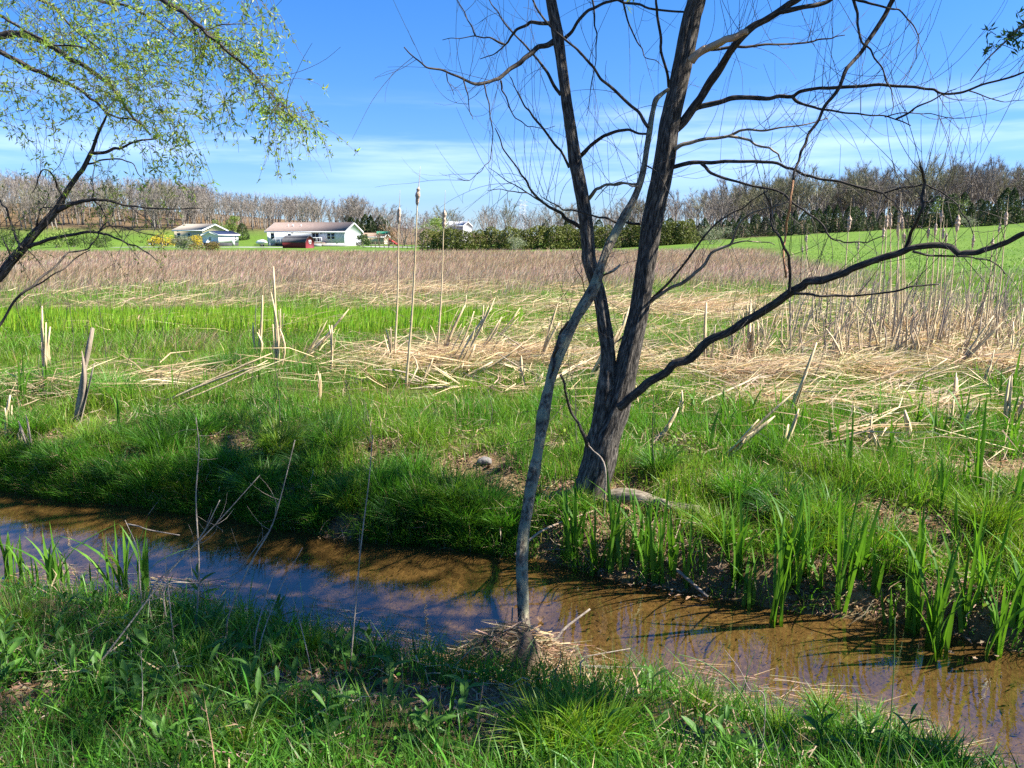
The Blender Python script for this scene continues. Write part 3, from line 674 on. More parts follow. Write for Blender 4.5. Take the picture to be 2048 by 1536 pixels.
# --- red gambrel shed
c = P(611, 500, 143); rz = math.radians(-21)
shed = thing('garden_shed', (*(c[:2] - np.array([math.cos(rz), math.sin(rz)]) * 2.5 + np.array([-math.sin(rz), math.cos(rz)]) * 1.3), gz(*c[:2]) - .1), 'dark red garden shed with charcoal gambrel roof before the ranch house', 'shed', None, rz)
gam = [(-1.3, 0), (1.3, 0), (1.3, 1.25), (.85, 1.95), (0, 2.3), (-.85, 1.95), (-1.3, 1.25)]
m = MB(); m.prism(gam, -2.6, 2.6); m.build('wall', M_RED, shed)
m = MB()
for a, b_ in (((-1.42, 1.12), (-.88, 1.98)), ((-.88, 1.98), (0, 2.34)), ((0, 2.34), (.88, 1.98)), ((.88, 1.98), (1.42, 1.12))):
    m.prism([a, b_, (b_[0], b_[1] + .09), (a[0] * 1.03, a[1] + .07)], -2.7, 2.7)
m.build('roof', M_CHAR, shed)
window(shed, 0, 2.6, .95, 1.5, .5, 'x', 1, True)
# --- things in the yard
c = P(523, 495, 158); bt = thing('covered_boat', (c[0], c[1], gz(*c[:2])), 'white covered boat on a low trailer left of the ranch house', 'boat')
m = MB(); m.tube([(-1.1, 0, .75), (-.6, 0, .85), (.3, 0, .95), (.9, 0, .85), (1.25, 0, .75)], [.1, .38, .45, .35, .08], 8, 3); m.build('cover', M_WHITE, bt, smooth=True)
part(bt, 'trailer', M_DARK, (-1.3, 1.6, -.5, -.42, .3, .4), (-1.3, 1.6, .42, .5, .3, .4), (-.2, 0, -.5, .5, .3, .4))
for s in (-.6, .6): m = MB(); m.tube([(.2, s - .07, .25), (.2, s + .07, .25)], [.25, .25], 12, 1); m.build('wheel', M_DARK, bt)
c = P(320, 493, 165); car = thing('parked_car', (c[0], c[1], gz(*c[:2])), 'dark parked car beside the tan house, half behind yellow shrubs', 'car', None, .3)
M_CARP = surf('dark_car_paint', (0.015, 0.02, 0.03), (0.02, 0.028, 0.04), 1, 0.25, 0, spec=.6)
m = MB(); m.prism([(-2.1, .3), (2.1, .3), (2.15, .75), (1.3, .9), (-1.9, .95), (-2.15, .7)], -.85, .85, 'y'); 
V = np.array(m.v[0]); m.v[0] = V; m.build('body', M_CARP, car)
m = MB(); m.prism([(-1.6, .9), (1.1, .88), (.5, 1.42), (-1.2, 1.45)], -.72, .72, 'y'); m.build('cabin', M_GLASS, car)
for sx in (-1.3, 1.3):
    for sy in (-.8, .8): m = MB(); m.tube([(sx, sy - .1, .3), (sx, sy + .1, .3)], [.32, .32], 12, 1); m.build('wheel', M_DARK, car)
c = P(768, 487, 172); ps = thing('play_set', (c[0], c[1], gz(*c[:2])), 'wooden play set with green canopy right of the ranch house', 'play set')
for sx in (-1.1, 1.1):
    for sy in (-.9, .9): part(ps, 'post', M_WOODB, (sx - .06, sx + .06, sy - .06, sy + .06, 0, 2.6))
part(ps, 'platform', M_WOODB, (-1.1, 1.1, -.9, .9, 1.2, 1.3))
m = MB(); m.prism([(-1.2, 2.4), (0, 3.1), (1.2, 2.4), (0, 2.98)], -1.5, 1.5); m.build('canopy', M_GREENC, ps)
m = MB(); m.tube([(1.1, 0, 1.3), (2.0, 0, .8), (2.9, 0, .2), (3.3, 0, .15)], [.28, .28, .28, .25], 6, 3); m.build('slide', M_REDP, ps)
# dark fence right of the house
ax0, ax1 = P(742, 488, 150), P(950, 489, 130)
fz = thing('yard_fence', (*ax0[:2], gz(*ax0[:2])), 'low dark post and rail fence right of the ranch house', 'fence')
nF = 22; pts = [ax0[:2] + (ax1 - ax0)[:2] * k / (nF - 1) for k in range(nF)]
for k, p_ in enumerate(pts):
    m = MB(); z = gz(*p_); m.box(p_[0] - .06, p_[0] + .06, p_[1] - .06, p_[1] + .06, z - .1, z + 1.15); m.build('post', M_WOODB, fz, fz.location)
    if k:
        for hh in (.35, .7, 1.05):
            m = MB(); a_, b_ = pts[k - 1], p_; m.bar((*a_, gz(*a_) + hh), (*b_, gz(*b_) + hh), .045); m.build('rail', M_WOODB, fz, fz.location)
# white barn behind the hedge
c = P(914, 470, 235)
barn, _ = gable_house('white_barn', (c[0], c[1], 2.6), math.radians(-28), 7.5, 5.0, .1, 2.2, 3.4, 'white barn with silver roof peeping over the hedge', 'barn', M_WSIDE, M_METAL, .2)
part(barn, 'plinth', M_FOUND, (-3.6, 3.6, -2.4, 2.4, -4.5, -.41))
c = P(740, 480, 196)
gar, _ = gable_house('low_garage', (c[0] + 1.5, c[1], gz(*c[:2])), math.radians(-8), 5.5, 4, .1, 1.9, 2.7, 'low brown-roofed garage half hidden behind the ranch house', 'garage', M_TSIDE, M_WOODB, .3)
# pylon
c = P(1045, 440, 700); py = thing('pylon', (c[0], 700, gz(c[0], 700)), 'grey lattice power pylon above the far tree line', 'pylon', None, .25)
M_STEEL = surf('galvanised_steel', (0.4, 0.42, 0.45), (0.5, 0.52, 0.55), 1, 0.5, 0, metal=.3)
m = MB()
for sx in (-1, 1):
    for sy in (-1, 1):
        m.bar((sx * 3.2, sy * 3.2, 0), (sx * 1.9, sy * 1.9, 31), .17)
for k in range(11):
    z0, z1 = k * 2.8, (k + 1) * 2.8; a0, a1 = 3.2 - z0 * .042, 3.2 - z1 * .042
    for s in (-1, 1):
        m.bar((-a0, s * a0, z0), (a1, s * a1, z1), .09); m.bar((a0, s * a0, z0), (-a1, s * a1, z1), .09)
m.build('lattice_tower', M_STEEL, py)
for zz in (29, 32):
    m = MB(); m.bar((-5.2, 0, zz), (5.2, 0, zz), .16); m.bar((-5.2, 0, zz), (0, 0, zz + 1.6), .1); m.bar((5.2, 0, zz), (0, 0, zz + 1.6), .1); m.build('cross_arm', M_STEEL, py)
for s in (-2.2, 2.2): m = MB(); m.bar((s, 0, 30), (s * 1.1, 0, 34.5), .15); m.build('peak', M_STEEL, py)

# ================================================================== WILLOWS BY THE CREEK
def px_line(pts, Y0, Y1=None, wob=0.0):
    """photo polyline (x, y, width px) -> world points and radii, the distance running from Y0 to Y1"""
    Y1 = Y0 if Y1 is None else Y1; n = len(pts); out, rad = [], []
    d = [0.0]
    for a, b in zip(pts[:-1], pts[1:]): d.append(d[-1] + math.hypot(b[0] - a[0], b[1] - a[1]))
    for k, p in enumerate(pts):
        t = d[k] / d[-1]; Yk = Y0 + (Y1 - Y0) * t + wob * math.sin(3.0 * t * math.pi + n)
        out.append(P(p[0], p[1], Yk)); rad.append(p[2] * PXM(Yk) / 2)
    return np.array(out), np.array(rad)
def wline(pts, w0, w1):                  # spread widths along a list of (x, y)
    n = len(pts); return [(p[0], p[1], w0 + (w1 - w0) * (k / (n - 1)) ** .8) for k, p in enumerate(pts)]
def twig_curve(r, b, d, ln, curl, n=5):
    """a thin curving twig; curl = pull up (+) or down (-)"""
    pts = [np.array(b)]; d = unit(d); side = r.normal(0, .22, 3)
    for k in range(n):
        d = unit(d + np.array([0, 0, curl]) / n * 2 + side / n * 2 + r.normal(0, .07, 3)); pts.append(pts[-1] + d * ln / n)
    return np.array(pts)
class Tree:
    def __init__(s, name, loc, label): s.o = thing(name, loc, label, 'tree'); s.loc = s.o.location.copy(); s.lines = []
    def limb(s, name, line, mat, sides=7, sub=5, rough=.06, seed=0, label=None):
        pts, rad = line; m = MB(); m.tube(pts, rad, sides, sub, rough, seed)
        o = m.build(name, mat, s.o, s.loc, True, True)
        if label: o['label'] = label
        s.lines.append(smooth_line(pts, rad, 4) if len(pts) > 2 else (pts, rad)); return o

# ---------------- the big double-stemmed willow on the far bank
D = 5.45
base = P(1160, 1035, D); base[2] = gz(base[0], base[1])
big = Tree('willow_tree', base, 'big dark double-stemmed willow on the far bank of the creek')
rs = [(1142, 1062, 92), (1158, 1026, 77), (1178, 981, 67), (1196, 930, 69), (1206, 879, 67), (1233, 810, 57), (1254, 725, 46), (1278, 622, 42), (1290, 540, 40), (1295, 513, 40), (1305, 444, 42), (1319, 376, 41), (1331, 308, 41), (1339, 246, 39), (1356, 171, 36), (1370, 103, 36), (1384, 34, 34), (1394, 0, 33), (1420, -110, 30), (1430, -230, 24)]
ls = [(1190, 900, 34), (1200, 850, 36), (1211, 776, 34), (1216, 725, 29), (1214, 684, 27), (1209, 650, 27), (1202, 605, 26), (1192, 564, 26), (1178, 520, 27), (1177, 496, 26), (1170, 427, 27), (1160, 369, 26), (1151, 325, 26), (1141, 256, 22), (1131, 188, 20), (1122, 120, 20), (1115, 68, 22), (1102, 0, 19), (1085, -110, 17), (1060, -220, 14)]
rs = [(a, b_, c_ * .95) for a, b_, c_ in rs]
big.limb('trunk', px_line(rs, D, D + .35), M_BARK, 40, 8, .10, 1)
big.limb('stem', px_line(ls, D + .02, D + .5), M_BARK, 30, 8, .10, 2)
def br(pts, w0, w1, Ya, Yb, mat=None, name='branch', tree=None, label=None, seed=[10]):
    seed[0] += 1
    r_ = random.Random(seed[0]); q = []
    wl = wline(pts, w0, w1)
    for a, b in zip(wl[:-1], wl[1:]):                     # small kinks between the traced points
        ln = math.hypot(b[0] - a[0], b[1] - a[1]); q.append(a)
        if ln > 14:
            t = r_.uniform(.35, .65); j = r_.gauss(0, .045) * ln; nx_, ny_ = -(b[1] - a[1]) / ln, (b[0] - a[0]) / ln
            q.append((a[0] + (b[0] - a[0]) * t + nx_ * j, a[1] + (b[1] - a[1]) * t + ny_ * j, (a[2] + b[2]) / 2 * r_.uniform(.92, 1.12)))
    q.append(wl[-1])
    (tree or big).limb(name, px_line(q, Ya, Yb, .05), mat or M_BRANCH, 9 if w0 > 8 else 6, 3, .13, seed[0], label)
E = D + .25
br([(1108, 82), (1076, 94), (1049, 116), (1021, 137), (997, 157), (977, 164), (946, 167), (919, 154), (885, 140), (854, 135), (830, 116), (808, 94)], 11, 2, E + .2, E - .7)
br([(1100, 46), (1062, 44), (1035, 58), (1021, 75), (1008, 92), (987, 109), (960, 118)], 8, 1.5, E + .2, E + .9)
br([(1009, 89), (980, 75), (950, 72), (919, 77), (885, 80)], 4, 1.2, E + .7, E + .9)
br([(951, 72), (943, 51), (929, 24), (915, 0), (905, -30)], 3.5, 1.2, E + .8, E + .9)
br([(1138, 335), (1110, 290), (1083, 253), (1059, 222), (1042, 198), (1028, 171), (1021, 154)], 6, 1.4, E + .2, E - .3)
br([(1122, 190), (1096, 147), (1076, 120), (1049, 89), (1025, 65), (1001, 34), (984, 10), (970, -20)], 6, 1.6, E + .2, E + .6)
br([(1162, 455), (1137, 441), (1124, 427), (1100, 415), (1083, 403), (1059, 376), (1042, 349), (1018, 314), (1001, 280), (990, 256)], 9, 1.4, E + .1, E - .6)
br([(1083, 403), (1055, 386), (1028, 383), (1001, 378), (975, 381)], 3.4, 1, E - .1, E - .5)
br([(1055, 386), (1028, 369), (1001, 352), (977, 335)], 2.6, 1, E - .2, E - .1)
br([(1002, 161), (1004, 181), (1018, 212), (1031, 236), (1055, 253), (1079, 256), (1110, 252)], 4, 1, E - .2, E - .4)
br([(968, 167), (973, 191), (980, 232), (985, 280), (980, 321), (963, 342), (939, 361), (915, 358)], 3.2, 1, E - .3, E - .6)
br([(927, 161), (936, 191), (939, 222), (946, 239)], 2.8, 1, E - .4, E - .5)
br([(893, 147), (900, 170), (908, 190)], 2.5, 1, E - .5, E - .6)
br([(1156, 316), (1178, 294), (1206, 273), (1233, 263), (1260, 260), (1297, 268)], 8, 5, E + .2, E - .4)
br([(1130, 76), (1155, 44), (1178, 20), (1206, 7), (1233, 0), (1250, 6), (1298, 17), (1370, 24)], 7, 4, E + .2, E + .1)
br([(1174, 402), (1192, 379), (1213, 369), (1247, 366), (1275, 369)], 8, 4, E + .1, E - .2, M_BRANCHP)
br([(1283, 448), (1247, 444), (1213, 436), (1178, 429), (1127, 420), (1100, 404), (1086, 395)], 6, 1.6, E, E - .6)
br([(1337, 173), (1322, 103), (1315, 34), (1312, 0), (1316, -60)], 6, 4, E + .05, E - .3)
br([(1178, -20), (1189, 34), (1194, 68), (1192, 120), (1182, 171), (1173, 232)], 4, 1, E + .4, E + .1)
br([(1240, -20), (1255, 40), (1275, 85), (1290, 115), (1320, 128)], 4, 1.2, E + .6, E + .5)
# right-hand side
br([(1352, 258), (1389, 212), (1416, 171), (1440, 137), (1474, 85), (1509, 51), (1553, 27), (1594, 0), (1650, -50), (1700, -110)], 18, 11, E, E - .4)
br([(1560, 24), (1608, 14), (1656, 3), (1700, -14), (1760, -30)], 9, 5, E - .3, E - .6)
br([(1382, 122), (1400, 104), (1416, 96), (1451, 79), (1478, 70), (1495, 63)], 16, 10, E - .1, E - .5, M_DEADWOOD, 'snapped_branch', None, 'pale snapped-off branch stub')
br([(1384, 108), (1433, 99), (1492, 94), (1553, 89), (1621, 84), (1662, 77), (1690, 70)], 7, 2, E + .1, E + .4)
br([(1385, 222), (1396, 215), (1444, 203), (1492, 195), (1539, 197), (1584, 193), (1608, 181), (1656, 176), (1710, 173), (1758, 169), (1827, 174), (1868, 179), (1891, 188), (1936, 181), (1997, 161), (2048, 144), (2100, 120)], 10, 3, E, E - 1.3)
br([(1584, 193), (1608, 209), (1642, 219), (1690, 226), (1741, 231), (1792, 239), (1821, 251)], 6.5, 2, E - .4, E - .9)
br([(1792, 238), (1833, 214), (1881, 191), (1912, 178)], 4, 1.6, E - .8, E - 1.1)
br([(1770, 234), (1823, 226), (1861, 227), (1902, 236), (1956, 232)], 2.6, 1.2, E - .8, E - 1.0)
br([(1936, 181), (1975, 195), (2010, 204), (2048, 200)], 2.6, 1, E - 1.2, E - 1.2)
hang = [(1790, -10), (1770, 31), (1734, 85), (1703, 126), (1680, 171), (1649, 212), (1628, 253), (1611, 287), (1598, 321), (1587, 359)]
br(hang, 9, 4.5, E - .5, E - .8)
br([(1587, 357), (1583, 385), (1580, 403), (1576, 430), (1572, 462), (1567, 495), (1568, 523), (1572, 555)], 4.5, 5, E - .8, E - .85, M_ORANGE, 'split_branch', None, 'orange-brown split end of the hanging branch')
br([(1700, -20), (1707, 0), (1715, 27), (1717, 58), (1724, 85), (1741, 99), (1765, 137), (1782, 178), (1787, 212), (1782, 229)], 7, 1.4, E - .5, E - .9)
br([(1700, -12), (1714, 0), (1741, 7), (1779, 17), (1799, 20), (1827, 51), (1838, 79), (1832, 120)], 6, 1.2, E - .5, E - .7)
br([(1349, 299), (1382, 285), (1416, 277), (1457, 272), (1481, 261), (1519, 261), (1560, 255), (1611, 249), (1656, 236)], 9, 2, E - .05, E - .3, M_BRANCHP)
br([(1457, 272), (1498, 280), (1512, 290), (1539, 296), (1556, 308), (1563, 325)], 6, 3, E - .1, E - .3, M_BRANCHP)
br([(1340, 336), (1403, 325), (1450, 323), (1502, 323), (1553, 326), (1587, 338), (1621, 352), (1673, 362), (1724, 376), (1765, 386), (1809, 374), (1850, 369), (1881, 383), (1915, 410), (1936, 441), (1946, 468)], 8, 2, E - .05, E - 1.2)
br([(1403, 327), (1420, 345), (1457, 359), (1502, 371), (1546, 379), (1587, 407), (1621, 431), (1649, 455), (1666, 479), (1690, 485), (1734, 485), (1765, 472)], 6.5, 2.2, E - .1, E - .9)
br([(1765, 386), (1790, 405), (1806, 428), (1820, 452)], 3, 1.2, E - .9, E - 1.0)
br([(1288, 614), (1332, 571), (1375, 519), (1409, 472), (1440, 441), (1485, 417), (1536, 381)], 6, 2, E - .1, E - .6)
br([(1290, 612), (1342, 575), (1384, 552), (1400, 538), (1423, 506), (1461, 489), (1474, 458), (1485, 441), (1509, 424), (1553, 413), (1580, 403)], 8, 3, E - .1, E - .7, M_BRANCHP)
br([(1461, 489), (1490, 482), (1520, 484), (1550, 490)], 3.5, 1.5, E - .4, E - .6, M_BRANCHP)
low = [(1238, 815), (1254, 800), (1298, 763), (1348, 727), (1416, 682), (1485, 646), (1553, 605), (1587, 581), (1615, 563), (1656, 557), (1690, 546), (1724, 530), (1770, 514), (1808, 502), (1849, 492), (1900, 494), (1919, 508), (1954, 505), (1985, 495), (2017, 483), (2048, 467), (2110, 440)]
br(low, 20, 9.5, D - .12, D - 1.7)
br([(1811, 499), (1821, 467), (1833, 445), (1846, 413), (1849, 369), (1846, 350), (1840, 332)], 8, 4, D - 1.25, D - 1.5)
br([(1849, 404), (1866, 402), (1872, 398)], 3, 2, D - 1.4, D - 1.42)
br([(1577, 586), (1580, 546), (1577, 511), (1561, 477), (1546, 458), (1542, 413), (1527, 385)], 7, 2.5, D - .85, D - 1.1)
br([(1588, 587), (1637, 592), (1701, 592), (1764, 586), (1821, 573), (1878, 568)], 5.5, 3, D - .9, D - 1.3)
br([(1825, 503), (1859, 511), (1922, 513), (1954, 518), (1985, 524), (2011, 549)], 4.5, 2, D - 1.3, D - 1.5)
br([(1176, 892), (1161, 858), (1144, 828), (1131, 785), (1120, 749)], 8, 4, D - .1, D - .5)
br([(1214, 690), (1260, 660), (1290, 655)], 4, 2, D + .4, D + .6)

# thin bare twigs along every branch
def bare_twigs(tree, n, seed, lo=.15, hi=.75, mat=None, r0=.0021):
    r = np.random.default_rng(seed); m = MB(); bl = [l for l in tree.lines if l[1][0] < .05]
    lens = np.array([np.linalg.norm(np.diff(l[0], axis=0), axis=1).sum() for l in bl]); pr = lens / lens.sum()
    for k in range(n):
        pts, rad = bl[r.choice(len(bl), p=pr)]; i = int(r.uniform(.2, 1) * (len(pts) - 2)); b = pts[i]; t = unit(pts[i + 1] - pts[i])
        up = r.random() < .72
        d = unit(t * r.uniform(.2, .9) + r.normal(0, .5, 3) + np.array([0, 0, .55 if up else -.6]))
        tw = twig_curve(r, b, d, r.uniform(lo, hi), .5 if up else -.3); rr = min(r0, rad[i] * .7)
        m.tube(tw, np.linspace(rr, rr * .45, len(tw)), 3, 2, cap=False)
        if r.random() < .6:
            j = r.integers(1, 4); tw2 = twig_curve(r, tw[j], d + r.normal(0, .6, 3), r.uniform(.1, .35), .5 if up else -.2)
            m.tube(tw2, np.linspace(rr * .6, rr * .35, len(tw2)), 3, 1, cap=False)
    return tag(m.build('twigs', mat or M_TWIG, tree.o, tree.loc, True), None, None, None, 'stuff')
bare_twigs(big, 430, 51)

def leaf_mesh_arrays(pos, d, size, col, width=.2, r=None):
    """narrow folded leaves: pos (n,3), direction, length"""
    r = r or rng; n = len(pos); up = r.normal(0, 1, (n, 3)); s = np.cross(d, up); s /= np.linalg.norm(s, axis=1)[:, None] + 1e-9
    nrm = np.cross(s, d); L_ = size[:, None]
    b = pos; mid = pos + d * L_ * .45 - nrm * L_ * .05; t = pos + d * L_
    V = np.stack([b, mid - s * L_ * width / 2, t, mid + s * L_ * width / 2], 1).reshape(-1, 3)
    return V, np.arange(n * 4).reshape(-1, 4), np.repeat(col, 4, 0)
def leafy(tree, starts, r, name_t='twigs', name_l='foliage', per=16, size=(.035, .065), col=(0.14, 0.21, 0.035), r0=.0016):
    """starts: list of (point, direction, length, droop)"""
    m = MB(); pos, dr = [], []
    for b, d, ln, droop in starts:
        tw = twig_curve(r, b, d, ln, droop, 6); m.tube(tw, np.linspace(r0, r0 * .5, len(tw)), 3, 1, cap=False)
        k = max(3, int(per * ln / .5))
        for q_ in range(k):
            f = r.uniform(.12, 1) * (len(tw) - 1); i = min(int(f), len(tw) - 2); p = tw[i] + (tw[i + 1] - tw[i]) * (f - i); t = unit(tw[i + 1] - tw[i])
            for _ in range(r.integers(2, 5)):
                pos.append(p + r.normal(0, .006, 3)); dr.append(unit(t * .5 + r.normal(0, .75, 3) + np.array([0, 0, .05])))
    pos, dr = np.array(pos), np.array(dr); n = len(pos)
    c = np.clip(np.asarray(col) * (1 + .2 * r.standard_normal((n, 1))) * (1 + .1 * r.standard_normal((n, 3))), .01, .9)
    V, q, C = leaf_mesh_arrays(pos, dr, r.uniform(size[0], size[1], n), c, .24, r)
    if m.n: tag(m.build(name_t, M_TWIG, tree.o, tree.loc, True), kind='stuff')
    tag(link(name_l, mesh_np(name_l, V, [q], M_WLEAF, True, {'col': (C, 'FLOAT_COLOR')}), tree.o, tree.loc), kind='stuff')
    return n
# crown of the big willow above the picture: limbs, twigs and young leaves; its shade falls on the left bank
def crown(tree, starts, seed, nl, leaves=True, spread=1.0, twn=14, per=13, size=(.05, .085), zmin=None):
    r = np.random.default_rng(seed); st = []
    for (p, d, ln, rad) in starts:
        for c in range(nl):
            dd = unit(np.asarray(d) + r.normal(0, .42 * spread, 3)); L1 = ln * r.uniform(.7, 1.15)
            a = np.asarray(p); b = a + dd * L1 * .5 + r.normal(0, .06, 3); e = a + dd * L1 + np.array([0, 0, .08])
            if zmin is not None and min(e[2] - .28 * e[1], b[2] - .28 * b[1]) < zmin: continue
            tree.limb('branch', (np.array([a, b, e]), np.array([rad, rad * .6, rad * .25])), M_BRANCH, 5, 4, .05, seed + c)
            for k in range(twn):
                f = r.uniform(.2, 1); q = a + (e - a) * f; st.append((q, unit(dd * .5 + r.normal(0, .7, 3)), r.uniform(.35, .9), -.25))
    if zmin is not None: st = [s for s in st if s[0][2] + min(0, s[1][2]) * s[2] - .25 * s[2] > zmin + .28 * max(0, s[0][1])]
    return leafy(tree, st, r, per=per, size=size)
tops = [(P(1430, -230, D + .35), (.25, .1, 1), 2.6, .045), (P(1425, -120, D + .35), (.8, -.2, .75), 2.3, .035), (P(1060, -220, D + .5), (-.3, .1, 1), 2.0, .03), (P(1085, -110, D + .5), (-.6, .45, .8), 1.8, .025), (P(1700, -110, D - .15), (.6, -.1, .8), 2.0, .03), (P(1425, -150, D + .35), (.2, .9, .7), 2.2, .035)]
tops += [(P(1700, -110, D - .15), (.5, .35, .3), 1.9, .028), (P(1430, -160, D + .35), (.55, .3, .35), 2.0, .03), (P(1425, -130, D + .35), (.1, .7, .5), 2.1, .03), (P(1660, -70, D - .1), (.25, -.5, .5), 1.6, .025)]
crown(big, tops, 61, 4, twn=8, per=9, size=(.06, .095), zmin=1.98)

# ---------------- the thin leaning tree rising from the drift heap
T0 = 3.72
b2 = P(1052, 1300, T0); b2[2] = max(gz(b2[0], b2[1]), WZ - .15)
thin = Tree('leaning_tree', b2, 'thin grey leaning tree rising from the drift heap in the creek')
tl = [(1051, 1345, 40), (1051, 1290, 36), (1047, 1220, 33), (1044, 1150, 30), (1046, 1080, 31), (1056, 1010, 32), (1068, 945, 31), (1076, 905, 29), (1082, 868, 30), (1087, 835, 33), (1098, 775, 28), (1112, 725, 29), (1126, 690, 30), (1150, 640, 29), (1180, 590, 28), (1193, 560, 24), (1204, 525, 22), (1218, 490, 21), (1248, 432, 22), (1262, 408, 18), (1275, 380, 15), (1284, 350, 17), (1290, 320, 13), (1300, 255, 14), (1306, 222, 13), (1312, 200, 12), (1324, 188, 9), (1337, 178, 7)]
tl = [(a, b_, c_ * .75 * (1 + .1 * math.sin(k * 2.3))) for k, (a, b_, c_) in enumerate(tl)]
thin.limb('trunk', px_line(tl, T0, T0 + 1.35), M_BARK2, 28, 10, .17, 5)
TE = T0 + 1.2
br([(1297, 256), (1278, 225), (1247, 198), (1213, 167), (1189, 137), (1155, 99), (1110, 62), (1083, 31), (1066, 0), (1055, -25)], 6.5, 3, TE, TE - .2, M_BRANCH, 'branch', thin)
br([(1107, 716), (1114, 698), (1120, 667), (1132, 650), (1136, 643)], 7, 4, T0 + .62, T0 + .55, M_BRANCH, 'branch', thin)
br([(1100, 756), (1107, 735), (1107, 716)], 5, 6, T0 + .6, T0 + .62, M_BRANCH, 'branch', thin)
br([(1282, 372), (1262, 372), (1240, 364), (1215, 372), (1190, 400)], 4, 1.4, TE - .1, TE + .1, M_BRANCHP, 'branch', thin)
br([(1290, 330), (1315, 345), (1330, 372), (1345, 395)], 3, 1.2, TE - .1, TE - .4, M_BRANCH, 'branch', thin)
br([(1192, 560), (1212, 548), (1240, 530)], 6, 4, T0 + .95, T0 + .8, M_BRANCHP, 'branch', thin)
br([(1172, 590), (1165, 560), (1150, 535), (1143, 505)], 2.4, 1, T0 + .9, T0 + .8, M_ORANGE, 'branch', thin)
bare_twigs(thin, 60, 71, .12, .5)

# ---------------- the leafing willow that leans in from the left
D3 = 5.0
b3 = P(-330, 900, D3); b3[2] = gz(b3[0], b3[1])
lw = Tree('leafing_willow', b3, 'pale green leafing willow leaning in from the left edge')
tr = [(-330, 905, 34), (-260, 820, 30), (-150, 700, 28), (-60, 610, 27), (0, 551, 25), (20, 525, 24), (43, 500, 23), (62, 475, 21), (84, 451, 20), (102, 432, 20), (117, 414, 17), (125, 397, 14), (137, 377, 13), (156, 350, 12), (166, 338, 12), (181, 308, 11), (186, 297, 9), (195, 270, 8), (208, 243, 6), (214, 229, 4)]
tr = [(a, b_, c_ * .72) for a, b_, c_ in tr]
lw.limb('trunk', px_line(tr, D3, D3 + .2), M_BARK, 24, 7, .08, 9)
def lb(pts, w0, w1, Ya, Yb): br(pts, w0, w1, Ya, Yb, M_BRANCH, 'branch', lw)
lb([(184, 306), (212, 304), (239, 297), (260, 287), (284, 280), (314, 277)], 7, 3, D3 + .2, D3)
lb([(174, 328), (198, 321), (239, 318), (267, 328), (284, 355)], 4, 1.4, D3 + .2, D3 - .1)
lb([(115, 421), (141, 408), (166, 402), (184, 399), (205, 400), (228, 404), (246, 410), (273, 413), (312, 417), (361, 418), (405, 417)], 9, 1.6, D3 + .1, D3 - .3)
lb([(184, 399), (201, 412), (209, 428), (213, 442), (225, 455), (244, 477)], 4, 1.6, D3, D3 - .2)
lb([(184, 399), (187, 385), (186, 368), (180, 352)], 4, 1.2, D3, D3 + .2)
lb([(246, 410), (275, 425), (300, 447), (325, 470)], 2.6, 1, D3 - .2, D3 - .3)
lb([(57, 494), (78, 486), (102, 477), (133, 471), (166, 465), (195, 465), (215, 469), (244, 481), (273, 492), (297, 506), (314, 522)], 8, 2, D3 + .05, D3 - .4)
lb([(195, 465), (215, 452), (240, 453), (275, 463), (310, 470), (325, 475)], 4, 1.2, D3 - .2, D3 - .3)
lb([(43, 496), (31, 473), (23, 447), (14, 418), (0, 400), (-20, 380)], 5, 2.4, D3 + .05, D3 + .3)
lb([(24, 520), (14, 495), (6, 478)], 4, 2, D3, D3 + .1)
lb([(72, 462), (75, 440), (80, 420), (88, 415), (117, 417)], 4, 2, D3 + .1, D3 + .2)
lb([(125, 395), (115, 375), (105, 350), (95, 340), (85, 340), (75, 360), (65, 385)], 5, 1.6, D3 + .1, D3 - .1)
lb([(-60, 20), (0, 31), (34, 51), (85, 79), (137, 91), (180, 100)], 7, 2.5, D3 - .2, D3 - .5)
lb([(-120, 90), (-60, 76), (0, 72), (51, 70), (89, 84), (126, 106), (161, 126), (191, 147), (219, 167), (239, 195), (267, 236), (301, 270)], 16, 4, D3 + .5, D3 + .1)
lb([(-80, 70), (0, 103), (34, 121), (68, 140), (103, 156), (137, 167), (164, 181), (191, 202), (214, 226), (239, 236), (275, 240)], 10, 3, D3 + .3, D3 + .2)
lb([(250, -50), (325, 0), (369, 26), (403, 55), (434, 82), (461, 109), (496, 137), (526, 171), (561, 205), (581, 232)], 10, 2, D3 - .3, D3 - .7)
lb([(410, 62), (440, 50), (480, 48), (510, 50)], 3, 1.2, D3 - .4, D3 - .4)
lb([(390, 45), (390, 90), (392, 130)], 3, 1.2, D3 - .4, D3 - .5)
lb([(526, 171), (528, 200), (540, 225)], 2.5, 1, D3 - .6, D3 - .6)
lb([(-60, 700), (0, 650), (27, 605), (68, 571), (103, 540), (123, 520), (137, 505), (176, 498), (195, 475), (213, 445)], 6, 2.5, D3 - .9, D3 - .5)
lb([(68, 573), (109, 547), (147, 520), (180, 500)], 3.6, 1.6, D3 - .75, D3 - .6)
lb([(60, -40), (160, -20), (250, 10), (310, 40), (360, 80)], 8, 2.5, D3 + .2, D3 + .2)
lb([(-40, -60), (60, -10), (130, 40), (190, 90), (230, 130)], 8, 2.5, D3 + .6, D3 + .5)
bare_twigs(lw, 90, 81, .15, .6)
r = np.random.default_rng(91); st = []
def spray(n, x0, x1, y0, y1, ln, droop, keep=None, Ys=(D3 - .5, D3 + .7)):
    k = 0
    while k < n:
        px, py = r.uniform(x0, x1), r.uniform(y0, y1)
        if keep and not keep(px, py): continue
        k += 1; st.append((P(px, py, r.uniform(*Ys)), unit((r.normal(.35, .5), r.normal(0, .5), r.normal(-.1, .45))), r.uniform(*ln), droop))
